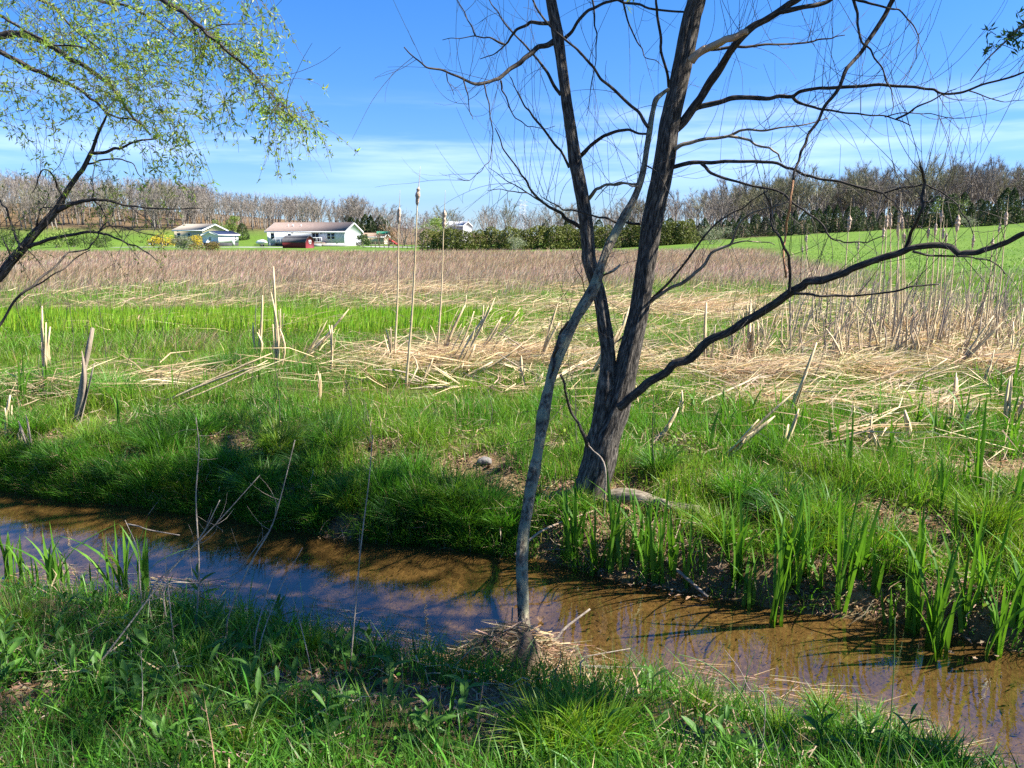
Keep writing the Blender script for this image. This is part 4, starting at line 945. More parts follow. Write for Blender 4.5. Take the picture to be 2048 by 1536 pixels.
spray(330, -60, 330, -70, 240, (.2, .55), -.25, lambda x, y: y < 60 + (x + 60) * .62 and (y < 260) and r.random() < (1 if x > 60 or y < 150 else .6))
spray(100, 130, 350, 80, 270, (.2, .5), -.3, lambda x, y: abs(y - (x * .75 - 20)) < 95)
spray(60, 300, 420, 0, 140, (.15, .45), -.3, lambda x, y: y < 40 + (x - 300) * .9 and r.random() < .8)
spray(45, -40, 130, 130, 250, (.2, .55), -.5)
dl = px_line(wline([(369, 26), (403, 55), (434, 82), (461, 109), (496, 137), (526, 171), (561, 205), (581, 232)], 5, 2), D3 - .4, D3 - .7)[0]
dl, _ = smooth_line(dl, np.ones(len(dl)), 6)
for k in range(150):
    q_ = dl[r.integers(len(dl))]; st.append((q_, unit((r.normal(.3, .6), r.normal(0, .4), r.normal(-.15, .5))), r.uniform(.12, .42), -.75))
for px, py in ((600, 240), (560, 260), (540, 275), (480, 210), (455, 190), (430, 200), (410, 230), (500, 30), (530, 10), (490, 10), (540, 60), (520, 90), (340, 290), (310, 300), (290, 310), (360, 270), (370, 320)):
    for k in range(5): st.append((P(px + r.normal(0, 14), py - 30 + r.normal(0, 12), D3 - .4 + r.normal(0, .15)), unit((r.normal(.2, .4), 0, -.5)), r.uniform(.15, .4), -.6))
leafy(lw, st, r, per=11, size=(.02, .045), col=(0.25, 0.35, 0.07))
st2 = []
for l_ in lw.lines[3:12]:
    for k in range(16):
        i_ = r.integers(len(l_[0])); st2.append((l_[0][i_], unit(r.normal(0, 1, 3) + np.array([.3, 0, .3])), r.uniform(.12, .4), .1))
leafy(lw, st2, r, 'thin_twigs', 'young_leaves', per=7, size=(.018, .034), col=(0.16, 0.22, 0.04), r0=.0012)

# ---------------- a willow beside the camera, outside the picture on the right; one twig of it hangs into the top right corner
b4 = np.array([3.55, 2.3, gz(3.55, 2.3)])
rw = Tree('bank_willow', b4, 'leafy twig tip of a willow at the top right corner')
rw.limb('trunk', (np.array([b4 + (0, 0, -.1), b4 + (.02, .05, 1.2), b4 + (-.02, .2, 2.4), b4 + (-.1, .35, 3.5)]), np.array([.15, .12, .1, .075])), M_BARK, 18, 6, .08, 21)
cp = b4 + np.array((-.1, .35, 3.5))
rc = np.random.default_rng(95); st = []
for k in range(40):                                     # limbs out to the points of a wide flat crown
    C_, R_ = ((2.8, 4.15, 4.45), (1.6, 1.3, .7)) if k < 26 else ((2.3, 2.7, 4.3), (1.3, 1.1, .5))
    v = unit(rc.normal(0, 1, 3)) * rc.uniform(.3, 1.0); tg = np.array(C_) + v * np.array(R_)
    tg[2] = max(tg[2], 2.45 + .28 * tg[1]); mid = cp * .5 + tg * .5 + rc.normal(0, .12, 3) + (0, 0, .15); mid[2] = max(mid[2], 2.4 + .28 * mid[1])
    rw.limb('branch', (np.array([cp, mid, tg]), np.array([.03, .017, .006])), M_BRANCH, 5, 5, .06, 40 + k)
    for j in range(19 if k < 26 else 11):
        f = rc.uniform(.7, 1.05); q_ = cp + (tg - cp) * f + rc.normal(0, .22, 3)
        if q_[2] > 2.35 + .28 * q_[1]: st.append((q_, unit(rc.normal(0, 1, 3)), rc.uniform(.3, .6), -.1))
leafy(rw, st, rc, per=10, size=(.075, .115))
tw = np.array([cp, cp + (-.4, .3, -.2), P(2150, -20, 3.2), P(2048, 48, 3.1), P(2010, 84, 3.08), P(1975, 118, 3.05), P(1940, 162, 3.0)])
rw.limb('branch', (tw, np.array([.03, .02, .008, .005, .004, .003, .0015])), M_BRANCHP, 6, 6, .03, 22)
st = [(P(2005 + r.normal(0, 12), 86 + r.normal(0, 8), 3.08), unit((r.normal(0, .6), 0, r.normal(0, .5))), .06, -.2) for k in range(9)] + [(P(2045 + r.normal(0, 6), 62 + r.normal(0, 15), 3.1), unit((r.normal(0, .6), 0, r.normal(0, .6))), .07, -.2) for k in range(8)]
leafy(rw, st, r, 'leaf_twigs', 'hanging_leaves', per=20, size=(.025, .04), col=(.06, .12, .03))

# ================================================================== GRASSES (uncountable)
def in_view(n, y0, y1, power=1.0, mx=1.0):
    """points spread over the ground in front of the camera, denser towards it"""
    u = rng.random(n)
    if power == 1.0: y = y0 * (y1 / y0) ** u
    else: a = 1 - power; y = (y0 ** a + u * (y1 ** a - y0 ** a)) ** (1 / a)
    x = rng.uniform(-1, 1, n) * (.70 * y + mx)
    return x, y
GREEN = np.array((0.085, 0.22, 0.02)); LIME = np.array((0.18, 0.305, 0.024)); DEEP = np.array((0.04, 0.115, 0.022)); STRAW = np.array((0.46, 0.345, 0.19)); PINK = np.array((0.47, 0.36, 0.275))
def put(name, mesh, label, cat): return tag(link(name, mesh), label, cat, None, 'stuff')
def xyz(x, y, dz=-.01): return np.stack([x, y, hgt(x, y) + dz], 1)
# near bank
x, y = in_view(75000, 1.0, 4.6, 1.0, .9)
ok = (y < Yn(x) + .03) & (rng.random(len(x)) > dirt(x, y) * .93) & (rng.random(len(x)) < .35 + 1.3 * fbm(x * 3.2, y * 3.2, 50))
x, y = x[ok], y[ok]; n = len(x); pat = fbm(x * 1.4, y * 1.4, 51)
h = (.04 + .13 * rng.random(n) ** 1.5) * (.5 + 1.0 * pat) + .04
h *= 1.25; h[rng.random(n) < .12] *= 1.5
c = vary(GREEN, n, .22) * (1 - pat[:, None] * .5) + vary(DEEP, n, .22) * pat[:, None] * .5
s = rng.random(n) < .06; c[s] = vary(STRAW * .8, s.sum(), .2)
put('near_bank_grass', blades('near_bank_grass', xyz(x, y), h, rng.uniform(.0025, .0055, n), rng.uniform(0, 6.28, n), rng.uniform(.1, .85, n), c, M_GRASS, 2), 'short green grass covering the near bank', 'grass')
x, y = in_view(17000, 1.1, 4.4, .9, .9)
ok = (y < Yn(x) - .02) & (rng.random(len(x)) > dirt(x, y)) & (fbm(x * 2.4, y * 2.4, 61) > .42); x, y = x[ok], y[ok]; n = len(x)
put('near_coarse_grass', blades('near_coarse_grass', xyz(x, y), rng.uniform(.10, .28, n), rng.uniform(.005, .0105, n), rng.uniform(0, 6.28, n), rng.uniform(.25, .95, n), vary(GREEN * 1.05, n, .25), M_GRASS, 5), 'broad-bladed green grass arching over the near bank', 'grass')
def leaflets(name, x, y, label, smin, smax, zmax, base):
    k = len(x); p = xyz(x, y, 0) + np.stack([np.zeros(k), np.zeros(k), rng.uniform(.008, zmax, k)], 1); an = rng.uniform(0, 6.28, k); s = rng.uniform(smin, smax, k)[:, None]
    d = np.stack([np.cos(an), np.sin(an), rng.normal(.1, .35, k)], 1) * s; e = np.stack([-np.sin(an), np.cos(an), rng.normal(0, .35, k)], 1) * s * rng.uniform(.45, .9, k)[:, None]
    V = np.stack([p - d, p - d * .1 - e, p + d * .75 - e * .6, p + d, p + d * .75 + e * .6, p - d * .1 + e], 1).reshape(-1, 3)
    put(name, mesh_np(name, V, [np.arange(6 * k).reshape(-1, 6)], M_GRASS, False, {'col': (np.repeat(vary(base, k, .25), 6, 0), 'FLOAT_COLOR')}), label, 'ground cover')
x, y = in_view(17000, 1.1, 4.4, 1.0, .9); ok = (y < Yn(x)) & (rng.random(len(x)) > dirt(x, y) * .8) & (fbm(x * 2.8, y * 2.8, 62) > .45)
leaflets('near_ground_cover', x[ok], y[ok], 'small rounded weed leaves between the grass of the near bank', .006, .017, .08, GREEN * 1.1)
x, y = in_view(26000, 3.6, 7.5, 1.3, 1.0); ok = (y > Yf(x)) & (rng.random(len(x)) > dirt(x, y) * .8) & (fbm(x * 2.8, y * 2.8, 63) > .5)
leaflets('far_ground_cover', x[ok], y[ok], 'small rounded weed leaves between the grass of the far bank', .007, .02, .1, LIME * .85)
# far bank and the flat beyond
x, y = in_view(330000, 3.6, 13.5, 1.15, 1.2)
d = y - Yf(x)
ok = (d > -.02) & (rng.random(len(x)) > dirt(x, y) * .96) & ((x < .5) | (rng.random(len(x)) < ss(.02, .5, d))) & (rng.random(len(x)) < .25 + 1.5 * fbm(x * 2.1, y * 2.1, 52) * (1 - .35 * ss(8.5, 11, y)))
x, y, d = x[ok], y[ok], d[ok]; n = len(x); pat = fbm(x * 1.1, y * 1.1, 53); tus = fbm(x * 2.6, y * 2.6, 54)
h = (.05 + .19 * rng.random(n) ** 1.3) * (.25 + 1.55 * ss(.25, .75, tus)) * (1 - .1 * ss(0, 3, d)) + .03
ang = np.where((rng.random(n) < .55 * (1 - ss(.1, .6, d))), -np.pi / 2 + rng.normal(0, .6, n), rng.uniform(0, 6.28, n))
t = ss(.3, .7, pat)[:, None]; c = vary(GREEN, n, .2) * (1 - t) + vary(LIME * .9, n, .2) * t
s = rng.random(n) < .05 + .06 * ss(7, 10, y); c[s] = vary(STRAW, s.sum(), .2)
put('far_bank_grass', blades('far_bank_grass', xyz(x, y), h, rng.uniform(.003, .0065, n) * (1 + .06 * (y - 4)), ang, rng.uniform(.08, .8, n), c, M_GRASS, 2), 'bright green grass on the far bank and the flat behind', 'grass')
x = rng.uniform(-6, 4.6, 60000); d = rng.random(60000) ** 1.3 * .55; y = Yf(x) + d - .02
ok = (rng.random(len(x)) > dirt(x, y) * .9) & (rng.random(len(x)) < .15 + 1.6 * fbm(x * 2.6, y * 2.6, 54)) & (rng.random(len(x)) < np.where(x > .55, .3, 1)); x, y, d = x[ok], y[ok], d[ok]; n = len(x)
c = vary(GREEN, n, .25); s = rng.random(n) < .07; c[s] = vary(STRAW * .7, s.sum(), .2)
put('bank_edge_grass', blades('bank_edge_grass', xyz(x, y), rng.uniform(.08, .27, n), rng.uniform(.003, .0065, n), -np.pi / 2 + rng.normal(0, .9, n), rng.uniform(.2, .95, n), c, M_GRASS, 3), 'long green grass hanging over the far bank edge', 'grass')
# mixed wet meadow
x, y = in_view(120000, 11.5, 34, 1.6, 2.0)
bz = brown_zone(x, y); ok = rng.random(len(x)) > bz * .8
x, y = x[ok], y[ok]; n = len(x); pat = fbm(x * .5, y * .8, 55)
right = ss(2, 7, x - .1 * y)
h = .12 + .28 * rng.random(n) * (.6 + .8 * pat)
dry = rng.random(n) < (.16 + .75 * ss(.50, .66, pat)) * (1 - .3 * right)
c = vary(GREEN * .6 + LIME * .5, n, .2); c[dry] = vary(STRAW * .85, dry.sum(), .2) * .75 + vary(PINK * .85, dry.sum(), .2) * .25
lean = np.where(dry, rng.uniform(.5, 1.0, n), rng.uniform(.1, .7, n)); ang = np.where(dry, rng.normal(.2, .7, n), rng.uniform(0, 6.28, n))
put('meadow_grass', blades('meadow_grass', xyz(x, y), h, rng.uniform(.006, .013, n) * (y / 14) ** .6, ang, lean, c, M_GRASS, 2), 'mixed green and straw grass of the wet meadow', 'grass')
# brown meadow
x, y = in_view(185000, 17, 95, 1.3, 4.0)
ok = rng.random(len(x)) < brown_zone(x, y); x, y = x[ok], y[ok]; n = len(x)
pat = fbm(x * .15, y * .15, 56)
h = rng.uniform(.3, .68, n) * (.75 + .5 * pat) * (1 + .12 * ss(30, 80, y))
c = vary(PINK, n, .2) * (1 - pat[:, None]) + vary(STRAW * .75, n, .2) * pat[:, None]
g_ = rng.random(n) < .10; c[g_] = vary(GREEN, g_.sum()); h[g_] *= .6
put('brown_meadow', blades('brown_meadow', xyz(x, y), h, rng.uniform(.011, .022, n) * (y / 22) ** .75, rng.normal(.1, .8, n), rng.uniform(.15, .9, n), c, M_DRY, 2), 'tall pinkish brown dead grass filling the far meadow', 'grass')
# green band of young sword leaves
n = 24000; x = rng.uniform(-12.5, .2, n); y = rng.uniform(12.6, 16.0, n)
ok = (fbm(x * .8, y * 1.2, 57) > .33) & (y > 13.0 + .7 * (fbm(x * .6, 1, 58) - .5) + .05 * np.clip(x + 2, 0, 9)) & ((x < -.8) | (rng.random(n) < .4)); x, y = x[ok], y[ok]; n = len(x)
put('green_shoot_band', blades('green_shoot_band', xyz(x, y), rng.uniform(.25, .5, n), rng.uniform(.012, .022, n), rng.normal(0, 1.2, n), rng.uniform(.02, .3, n), vary((.22, .36, .03), n, .16), M_GRASS, 3), 'band of bright lime green young sword leaves across the left meadow', 'shoots')
# lawn texture on the rising field to the right and before the houses
x, y = in_view(60000, 26, 110, 1.2, 6.0)
ok = rng.random(len(x)) < np.maximum(ss(30, 40, y) * ss(8 + .21 * y, 12 + .23 * y, x), ss(12, 20, x - .16 * y) * ss(24, 30, y)); x, y = x[ok], y[ok]; n = len(x)
put('field_grass', blades('field_grass', xyz(x, y), rng.uniform(.05, .16, n), rng.uniform(.01, .02, n) * (y / 20), rng.uniform(0, 6.28, n), rng.uniform(.1, .7, n), vary((.105, .19, .026), n, .15), M_GRASS, 2), 'even green grass of the rising field on the right', 'grass')
# flattened straw: long dead leaves lying across the reed beds
def straw_mat(name, n, regions, label, lmin=.3, lmax=1.1, wmin=.004, wmax=.011, main=.25, zmax=.16, patch=1.1, rmax=.28):
    P_, H_, W_, A_, L_ = [], [], [], [], []
    for (cx, cy, a, b, wgt, dirn) in regions:
        k = int(n * wgt); r_ = np.abs(rng.normal(0, .62, k)); th = rng.uniform(0, 6.28, k)
        x = cx + a * r_ * np.cos(th); y = cy + b * r_ * np.sin(th)
        ok = (y > Yf(x) + .5) & (rng.random(k) < np.clip((fbm(x * patch, y * patch * 1.4, 77) - .34) * 4.5, 0.04, 1)) & (r_ < 1.7); x, y = x[ok], y[ok]; k = len(x)
        ln = rng.uniform(lmin, lmax, k); an = rng.normal(dirn, .85, k) + np.where(rng.random(k) < .25, np.pi, 0)
        P_.append((x, y, ln, an))
    x, y, ln, an = [np.concatenate([p[k] for p in P_]) for k in range(4)]
    n = len(x); w_ = rng.uniform(wmin, wmax, n); rise = rng.uniform(-.02, rmax, n) * ln
    z0 = hgt(x, y) + rng.uniform(.01, zmax, n); x1, y1 = x + ln * np.cos(an), y + ln * np.sin(an)
    sag = rng.uniform(-.05, .09, n)
    a0 = np.stack([x, y, z0], 1); a2 = np.stack([x1, y1, z0 + rise], 1); a1 = (a0 + a2) / 2 + np.stack([rng.normal(0, .09, n), rng.normal(0, .09, n), sag], 1)
    s = np.stack([-np.sin(an) * w_ / 2, np.cos(an) * w_ / 2, rng.uniform(-.6, .6, n) * w_], 1)
    V = np.stack([a0 - s, a0 + s, a1 - s, a1 + s, a2], 1).reshape(-1, 3); b = np.arange(n)[:, None] * 5
    c = np.repeat(vary((0.50, .385, .225), n, .28, .07), 5, 0)
    put(name, mesh_np(name, V, [b + np.array([[0, 1, 3, 2]]), b + np.array([[2, 3, 4]])], M_DRY, True, {'col': (c, 'FLOAT_COLOR')}), label, 'straw')
def gp(px, py): return GT(px, py)[:2]
def reg(px, py, a, b, wgt, dirn=.2): p = gp(px, py); return (p[0], p[1], a, b, wgt, dirn)
straw_mat('flattened_straw', 12000, [reg(1020, 725, 1.7, 1.0, .28), reg(1100, 680, 2.6, 1.3, .22), reg(560, 668, 2.6, .7, .12), reg(250, 668, 3.4, .7, .12), reg(860, 740, 1.2, .8, .12), reg(1240, 735, 1.0, .9, .14), reg(1000, 795, 1.6, .5, .025), reg(330, 770, 1.6, .6, .025), reg(100, 790, 1.2, .6, .015)], 'flattened straw-coloured dead leaves in the reed bed left of the big trunk')
straw_mat('flattened_straw', 12500, [reg(1470, 752, .9, .5, .22, .3), reg(1620, 755, 1.3, .6, .2, .3), reg(1800, 705, 2.0, 1.0, .26, .5), reg(1450, 640, 2.4, 1.5, .18, .2), reg(1950, 740, 1.2, .7, .10, .4), reg(1700, 600, 3.5, 1.8, .14, .2), reg(1500, 815, 1.5, .5, .03, .3), reg(1880, 830, 1.3, .6, .05, .3), reg(1700, 880, 1.4, .5, .012, .2)], 'flattened straw-coloured dead leaves in the reed bed right of the big trunk')
straw_mat('leaning_straw', 3600, [reg(1800, 690, 1.5, .7, .4, .4), reg(1930, 680, 1.3, .8, .3, .4), reg(1470, 735, .8, .35, .3, .6)], 'dead leaves leaning up among the stems of the right reed bed', .25, .8, .006, .013, .2, .1, 1.6, 1.1)
straw_mat('trampled_meadow_straw', 13000, [(-4, 18.5, 9, 1.6, .25, .15), (4, 17, 7, 5, .45, .2), (-3, 23, 14, 5, .3, .2)], 'long bleached dead grass lying combed across the wet meadow', .25, 1.0, .005, .012, .2, .3, .45)
# dead thatch strewn through the bank grass
def thatch(name, x, y, label, lmin, lmax):
    n = len(x); an = rng.uniform(0, 6.28, n); ln = rng.uniform(lmin, lmax, n); z = hgt(x, y) + rng.uniform(.01, .1, n); p0 = np.stack([x, y, z], 1); d = np.stack([np.cos(an), np.sin(an), rng.normal(.05, .3, n)], 1) * ln[:, None]
    sd_ = np.stack([-np.sin(an), np.cos(an), rng.normal(0, .4, n)], 1) * rng.uniform(.0012, .0035, n)[:, None]; mdl = p0 + d * .5 + rng.normal(0, .02, (n, 3))
    V = np.stack([p0 - sd_, p0 + sd_, mdl - sd_, mdl + sd_, p0 + d], 1).reshape(-1, 3); b = np.arange(n)[:, None] * 5
    put(name, mesh_np(name, V, [b + np.array([[0, 1, 3, 2]]), b + np.array([[2, 3, 4]])], M_DRY, True, {'col': (np.repeat(vary((.40, .30, .18), n, .3, .08), 5, 0), 'FLOAT_COLOR')}), label, 'straw')
x, y = in_view(16000, 3.7, 9.5, 1.2, 1.0); ok = (y > Yf(x) + .02) & (fbm(x * 1.7, y * 1.7, 66) > .47); thatch('bank_thatch', x[ok], y[ok], 'dead straw strewn through the far bank grass', .06, .3)
x, y = in_view(5500, 1.2, 4.4, 1.0, .8); ok = (y < Yn(x) + .05) & (fbm(x * 2.5, y * 2.5, 67) > .45); thatch('near_thatch', x[ok], y[ok], 'dead straw strewn through the near bank grass', .04, .18)
# dead leaf scraps on the bare soil
def litter(name, n, spots_, label, size):
    pos = []
    for cx, cy, a, b in spots_:
        k = int(n / len(spots_)); rr, th = np.sqrt(rng.random(k)), rng.uniform(0, 6.28, k)
        pos.append(np.stack([cx + a * rr * np.cos(th), cy + b * rr * np.sin(th)], 1))
    p = np.concatenate(pos); k = len(p); P3 = np.stack([p[:, 0], p[:, 1], hgt(p[:, 0], p[:, 1]) + rng.uniform(.004, .03, k)], 1)
    P3 = P3[P3[:, 2] > WZ + .01]; k = len(P3)
    an = rng.uniform(0, 6.28, k); d = np.stack([np.cos(an), np.sin(an), rng.normal(0, .25, k)], 1); s = rng.uniform(size[0], size[1], k)
    e = np.stack([-np.sin(an), np.cos(an), rng.normal(0, .3, k)], 1); wr = rng.uniform(.08, .45, k)[:, None]
    V = np.stack([P3 - d * s[:, None], P3 - e * s[:, None] * wr + (0, 0, .006), P3 + d * s[:, None], P3 + e * s[:, None] * wr + (0, 0, .008)], 1).reshape(-1, 3)
    c = np.repeat(vary((.30, .205, .125), k, .3, .1), 4, 0)
    put(name, mesh_np(name, V, [np.arange(4 * k).reshape(-1, 4)], M_DRY, False, {'col': (c, 'FLOAT_COLOR')}), label, 'leaf litter')
litter('bank_litter', 15000, DIRT, 'dry leaf scraps on the bare patches of the far bank', (.006, .028))
litter('near_litter', 2600, NEARDIRT, 'dry leaf and stem scraps on bare patches of the near bank', (.008, .03))
# leaf scraps and strands lying on the creek bed and streaming in the water by the near edge
n = 2600; x = rng.uniform(-3.4, 2.6, n); u = rng.random(n) ** 2.2; y = Yn(x) + .02 + u * .42; an = rng.normal(-.25, .35, n); ln = rng.uniform(.05, .22, n)
keep = fbm(x * 2, 3, 60) > .38; x, y, an, ln = x[keep], y[keep], an[keep], ln[keep]; n = len(x)
z = np.full(n, WZ + .004) - (rng.random(n) < .55) * rng.uniform(.008, .03, n); d = np.stack([np.cos(an), np.sin(an), np.zeros(n)], 1) * ln[:, None]; p0 = np.stack([x, y, z], 1); sd_ = np.stack([-np.sin(an), np.cos(an), np.zeros(n)], 1) * .0022
V = np.stack([p0 - sd_, p0 + sd_, p0 + d + sd_ * .4, p0 + d - sd_ * .4], 1).reshape(-1, 3)
put('water_strands', mesh_np('water_strands', V, [np.arange(4 * n).reshape(-1, 4)], M_DRY, False, {'col': (np.repeat(vary((.42, .30, .19), n, .2), 4, 0), 'FLOAT_COLOR')}), 'straw strands streaming in the shallow water at the near edge', 'straw')
n = 9000; x = rng.uniform(-4, 3.4, n); y = Yn(x) + rng.random(n) * (Yf(x) - Yn(x)); z = hgt(x, y) + .006; an = rng.normal(.4, .7, n); ln = rng.uniform(.003, .013, n) * np.where(rng.random(n) < .1, 2, 1)
d = np.stack([np.cos(an), np.sin(an), rng.normal(0, .2, n)], 1) * ln[:, None]; sd_ = np.stack([-np.sin(an), np.cos(an), rng.normal(0, .3, n)], 1) * (ln * rng.uniform(.08, .35, n))[:, None]; p0 = np.stack([x, y, z], 1)
V = np.stack([p0 - d, p0 - sd_, p0 + d, p0 + sd_], 1).reshape(-1, 3)
put('bed_debris', mesh_np('bed_debris', V, [np.arange(4 * n).reshape(-1, 4)], M_DRY, False, {'col': (np.repeat(vary((.055, .038, .02), n, .5), 4, 0), 'FLOAT_COLOR')}), 'dark leaf scraps scattered over the creek bed', 'debris')

# ================================================================== REEDS AND CATTAILS (each one a thing)
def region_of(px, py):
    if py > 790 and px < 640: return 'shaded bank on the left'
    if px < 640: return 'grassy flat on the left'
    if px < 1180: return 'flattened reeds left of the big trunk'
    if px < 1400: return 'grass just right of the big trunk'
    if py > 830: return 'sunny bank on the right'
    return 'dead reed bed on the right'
REEDS = [(90, 785, 84, 612, 8), (155, 842, 186, 655, 17), (100, 735, 98, 690, 5), (515, 712, 523, 590, 11), (558, 738, 548, 533, 8), (562, 705, 562, 617, 6), (520, 640, 560, 672, 5), (595, 728, 655, 640, 7), (605, 722, 698, 617, 7), (663, 742, 664, 650, 6), (298, 815, 545, 708, 9), (342, 828, 470, 820, 6), (637, 808, 636, 742, 6), (638, 745, 722, 802, 5), (638, 795, 762, 806, 5), (783, 738, 782, 655, 6), (812, 738, 872, 782, 7), (786, 702, 850, 770, 6), (880, 726, 930, 610, 8), (888, 742, 948, 622, 7), (905, 750, 990, 594, 9), (940, 724, 1000, 640, 6), (960, 700, 1040, 615, 6), (892, 765, 1045, 688, 9), (838, 772, 866, 716, 8), (862, 718, 900, 785, 6), (950, 730, 1010, 668, 5), (1043, 768, 1043, 710, 9), (1043, 712, 1104, 748, 8), (996, 765, 1062, 776, 9), (1062, 790, 1086, 745, 6), (1078, 740, 1118, 605, 9), (1168, 772, 1258, 612, 13), (1150, 742, 1234, 690, 9), (1020, 775, 1098, 792, 6), (1100, 760, 1170, 765, 6), (925, 640, 932, 590, 5), (963, 680, 968, 610, 5),
         (1415, 748, 1413, 605, 9), (1497, 738, 1502, 598, 13), (1512, 725, 1516, 640, 8), (1500, 660, 1547, 738, 7), (1550, 650, 1592, 722, 7), (1590, 700, 1630, 620, 7), (1440, 918, 1588, 782, 16), (1578, 845, 1634, 685, 14), (1558, 912, 1600, 818, 13), (1310, 888, 1358, 815, 13), (1362, 832, 1363, 780, 8), (1735, 895, 1743, 832, 11), (1768, 925, 1748, 866, 17), (1832, 908, 1812, 820, 13), (1912, 812, 1913, 745, 13), (1913, 745, 1990, 792, 8), (1913, 746, 1976, 735, 9), (1905, 748, 1988, 632, 12), (2018, 862, 2023, 752, 14), (2022, 855, 2056, 788, 15), (1912, 865, 1960, 800, 8), (1880, 868, 1985, 836, 7), (1905, 862, 1908, 800, 9), (1960, 780, 1988, 700, 7), (1850, 720, 1880, 600, 9), (1700, 665, 1775, 655, 6),
         (14, 872, 22, 790, 8), (62, 912, 50, 828, 8), (45, 838, 102, 828, 7), (36, 905, 40, 850, 8), (175, 735, 190, 758, 5)]
def reed_mb(b, t, wd, seed):
    """a sheaf of flat dead leaves round a stalk, torn at uneven heights"""
    r_ = np.random.default_rng(seed); m = MB(); b, t = np.asarray(b, float), np.asarray(t, float); d = t - b; L0 = np.linalg.norm(d); u = d / L0
    sd = unit(np.cross(u, (0.1, 1, .2))); fw = unit(np.cross(u, sd)); n = 6
    for k in range(5):
        ln = L0 * (1.0 if k == 0 else r_.uniform(.35, 1.0)); off = sd * r_.uniform(-.32, .32) * wd + fw * r_.uniform(-.2, .2) * wd; spl = (sd * r_.normal(0, .09) + fw * r_.normal(0, .07)) * (0 if k == 0 else 1); ww = wd * r_.uniform(.26, .48)
        V = []; bend = r_.normal(0, .03)
        for q in range(n):
            f = q / (n - 1); c = b + u * ln * f + off * (1 - .35 * f) + spl * ln * f ** 1.6 + sd * bend * math.sin(3.1 * f) * L0
            w_ = ww * (1 - .3 * f) * (1 if q < n - 1 else r_.uniform(.15, .8)); a = .5 * f + k
            e = sd * math.cos(a) + fw * math.sin(a); g_ = fw * math.cos(a) - sd * math.sin(a)
            V += [c - e * w_, c + g_ * w_ * .3, c + e * w_, c - g_ * w_ * .12]
        Q = [(4 * q + j_, 4 * q + (j_ + 1) % 4, 4 * q + 4 + (j_ + 1) % 4, 4 * q + 4 + j_) for q in range(n - 1) for j_ in range(4)] + [(4 * n - 4, 4 * n - 3, 4 * n - 2, 4 * n - 1)]
        m.add(V, Q)
    return m
count = {}
info = []
for k, (bx, by, tx, ty, wd) in enumerate(REEDS):
    p = GT(bx, by); Yb = p[1]; lying = (ty > by - 40)
    tipY = Yb + (0 if not lying else (GT(tx, ty + 4)[1] - Yb) * .8); t = P(tx, ty, max(tipY, Yb - .6))
    info.append((region_of(bx, by), bx, k, p, t, wd * 1.0 * PXM(Yb), lying, (bx, by, tx, ty)))
info.sort(key=lambda v: (v[0], v[1]))
for reg_, bx, k, p, t, wd, lying, q_ in info:
    count[reg_] = count.get(reg_, 0) + 1
    dx = q_[2] - q_[0]; ln = math.hypot(dx, q_[3] - q_[1])
    lean = 'lying flat' if lying else ('leaning right' if dx > 20 else 'leaning left' if dx < -12 else 'standing upright')
    size = 'thick' if q_ and wd > .06 else 'long' if ln > 140 else 'short' if ln < 75 else 'slender'
    nm = 'broken_reed'
    o = thing(nm, p, f'{size} broken reed {lean}, {ordinal(count[reg_])} from left in {reg_}', 'reed', 'broken reeds')
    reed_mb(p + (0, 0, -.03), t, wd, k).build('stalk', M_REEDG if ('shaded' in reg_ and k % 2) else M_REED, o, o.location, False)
# pale pieces lying criss-cross in the beds
rm = []
for v in range(6):
    m = reed_mb((0, 0, 0), (1, 0, 0), .04, 80 + v); rm.append(m.mesh('reed_piece', M_REED if v % 3 else M_REEDG, False))
for k in range(96):
    if k < 46: px, py, lab = random.gauss(1000, 110), random.uniform(660, 785), 'flattened bed left of the big trunk'
    elif k < 66: px, py, lab = random.gauss(1530, 110), random.uniform(690, 790), 'bed behind the leaning reeds'
    else: px, py, lab = random.uniform(1700, 2060), random.uniform(640, 800), 'far right bed'
    p = GT(px, py); o = tag(link('reed_piece', rm[k % 6]), f'pale dead reed piece lying criss-cross in the {lab}', 'reed', f'reed pieces in the {lab}')
    s = random.uniform(.35, .9); o.location = p + (0, 0, .05); o.scale = (s, random.uniform(.5, 1.1), random.uniform(.4, .8)); o.rotation_euler = (random.uniform(0, 6), -abs(random.gauss(.15, .35)), random.choice((0, math.pi)) + random.gauss(.2, .5))
# tall dead stems standing in the right-hand reed bed
sm = []
for v in range(5):
    r_ = np.random.default_rng(400 + v); m = MB(); m.tube([(0, 0, -.05), (r_.normal(0, .02), 0, .5), (r_.normal(0, .03), 0, 1.0), (r_.normal(.04, .05), 0, 1.5)], [.015, .012, .008, .003], 5, 3, .2, v)
    k_ = unit((r_.normal(0, .5), r_.normal(0, .3), 1)); m.tube([(0, 0, .02), np.array((.03, 0, .3)), np.array((.05, 0, .25)) + k_ * .35], [.014, .012, .003], 4, 2)
    sm.append(m.mesh('stem', M_REED if v % 2 else M_REEDG, True))
for k in range(150):
    px = random.choice((random.uniform(1600, 2048), random.gauss(1790, 70), random.gauss(1950, 50), random.uniform(1560, 1740))); py = random.uniform(640, 735) - (px > 1900) * random.uniform(0, 40); p = GT(min(px, 2080), py)
    o = tag(link('dead_reed_stem', sm[k % 5]), 'tall thin dead stem standing in the right reed bed', 'reed', 'dead stems standing in the right reed bed')
    o.location = p; s = random.uniform(.45, .95); o.scale = (1, 1, s); o.rotation_euler = (random.gauss(0, .08), random.gauss(.08, .16), random.uniform(-.6, .6))
